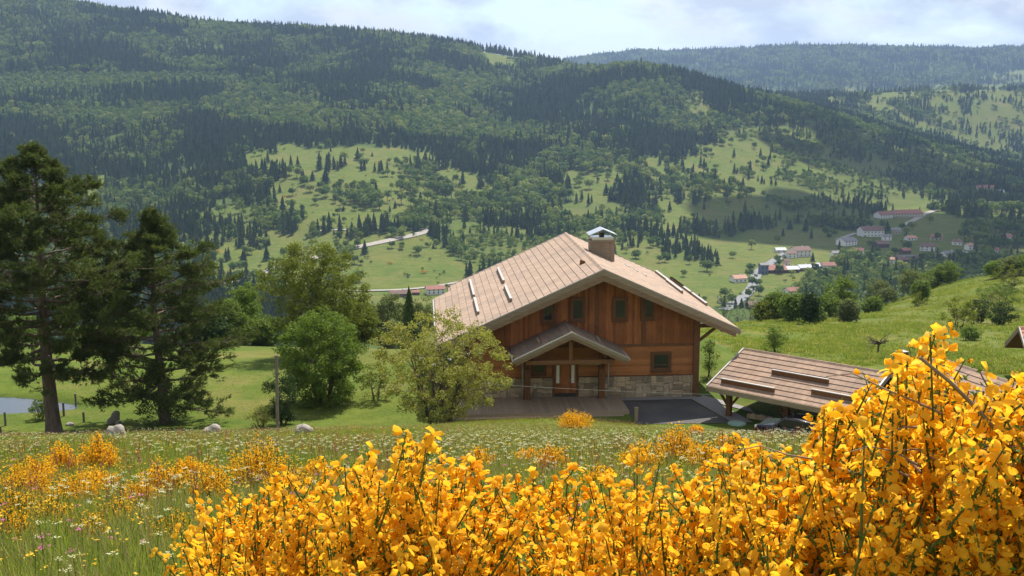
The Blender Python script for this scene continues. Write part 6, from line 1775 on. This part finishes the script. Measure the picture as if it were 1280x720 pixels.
    mask = np.zeros(n, bool); mask[solo] = True
    for i in solo:
        M = Matrix(((D[i, 0], Y[i, 0], Z[i, 0]), (D[i, 1], Y[i, 1], Z[i, 1]), (D[i, 2], Y[i, 2], Z[i, 2])))
        o = bpy.data.objects.new('flower', FL_ME[kind[i]]); COL.objects.link(o); o.parent = root
        o.matrix_local = Matrix.Translation(Vector(P[i]) - root_p) @ M.to_4x4() @ Matrix.Scale(S[i], 4)
    parts = []
    for i in np.nonzero(~mask)[0]:
        v, f = FL[kind[i]]
        B = np.stack([D[i], Y[i], Z[i]]) * S[i]
        parts.append((v @ B + P[i], f))
    V, F = join_np(parts); o = link('flower_mass', np_mesh('flower_mass', V, F, M_PET, smooth=True), None, root); o.location = -root_p; o['kind'] = 'stuff'
    print(label, n, 'flowers')
front_broom(701, 180, 470, 2.45, .35, 84, 'golden broom bush sloping down to the tall grass', .0222)
front_broom(702, 400, 660, 2.30, .35, 84, 'golden broom bush with the tallest stems before the rowan', .0222)
front_broom(703, 640, 950, 2.40, .35, 88, 'golden broom bush with forked stems below the chalet porch', .0222)
front_broom(704, 900, 1130, 2.1, .35, 115, 'golden broom bush hiding part of the carport', .0218, drop=280, dead=8)
front_broom(705, 1080, 1400, 1.95, .38, 150, 'tallest golden broom bush with dead twigs before the garage', .0218, drop=330, dead=22)
# one stout dead stick in the tallest bush
def stick():
    a, b = at(1150, 447, 1.5), at(1222, 512, 1.55)
    m = MB(); m.tube([a, a.lerp(b, .5) + Vector((0, 0, .004)), b, b + (b - a) * 1.6 + Vector((0, .05, -.02))], [.0024, .003, .0034, .004], 7)
    o = m.build('dead_stick', M_DEAD, smooth=True); tag(o, 'bare brown broken stick leaning in the tallest broom bush', 'stick')
stick()
# ------------------------------------------------------------------ air
def haze():
    mb = MB(); mb.box(-13200, 13200, -120, 13400, -420, 620)
    m, nt, out = new_mat('haze')
    v = nd(nt, 'ShaderNodeVolumePrincipled')
    v.inputs['Color'].default_value = (0.46, 0.66, 1.0, 1)
    v.inputs['Density'].default_value = 7.2e-5
    v.inputs['Anisotropy'].default_value = 0.2
    nt.links.new(v.outputs[0], out.inputs['Volume'])
    o = mb.build('haze', m)
    tag(o, 'thin blue summer haze filling the valley air', 'haze', kind='stuff')
haze()
# ------------------------------------------------------------------ cumulus drifting over the valley; their shade lies on the village and the spur
def clouds():
    m, nt, out = new_mat('cloud_white')
    p = nd(nt, 'ShaderNodeBsdfPrincipled', Roughness=1.0); p.inputs['Specular IOR Level'].default_value = 0
    n = noise(nt, .004, 4); nt.links.new(mixc(nt, n, (0.80, 0.80, 0.82), (0.9, 0.9, 0.9)), p.inputs['Base Color'])
    nt.links.new(p.outputs[0], out.inputs['Surface'])
    rng = np.random.default_rng(4)
    for k, (tx, ty, tz, rx, ry, lab) in enumerate(((520, 1270, -150, 270, 340, 'white cumulus cloud drifting above the village'), (760, 1980, -90, 380, 230, 'long white cumulus cloud above the wooded spur'))):
        t = (1500 - tz) / SUN_DIR.z
        c = Vector((tx, ty, tz)) + SUN_DIR * t
        bm = bmesh.new()
        for j in range(26):
            a = rng.uniform(0, 6.28); r = math.sqrt(rng.uniform(0, 1)) * .85
            s = rng.uniform(.22, .42) * min(rx, ry) * (1.15 - .5 * r)
            M = Matrix.Translation((math.cos(a) * r * rx, math.sin(a) * r * ry, s * .35 + rng.uniform(0, 40))) @ Matrix.Diagonal((s * 1.2, s * 1.2, s * .75, 1))
            bmesh.ops.create_icosphere(bm, subdivisions=3, radius=1, matrix=M)
        for v in bm.verts:
            q = v.co / 60.0; v.co += v.normal * 0 + Vector((math.sin(q.y * 2.1 + q.z), math.sin(q.x * 1.9 + q.z * 1.3), math.sin(q.x + q.y * 1.7))) * 14
            v.co.z = max(v.co.z, -20)
        me = bpy.data.meshes.new('cloud'); bm.to_mesh(me); bm.free(); me.polygons.foreach_set('use_smooth', np.ones(len(me.polygons), bool))
        o = link('cloud', me, m, None, c); tag(o, lab, 'cloud', kind='structure')
clouds()
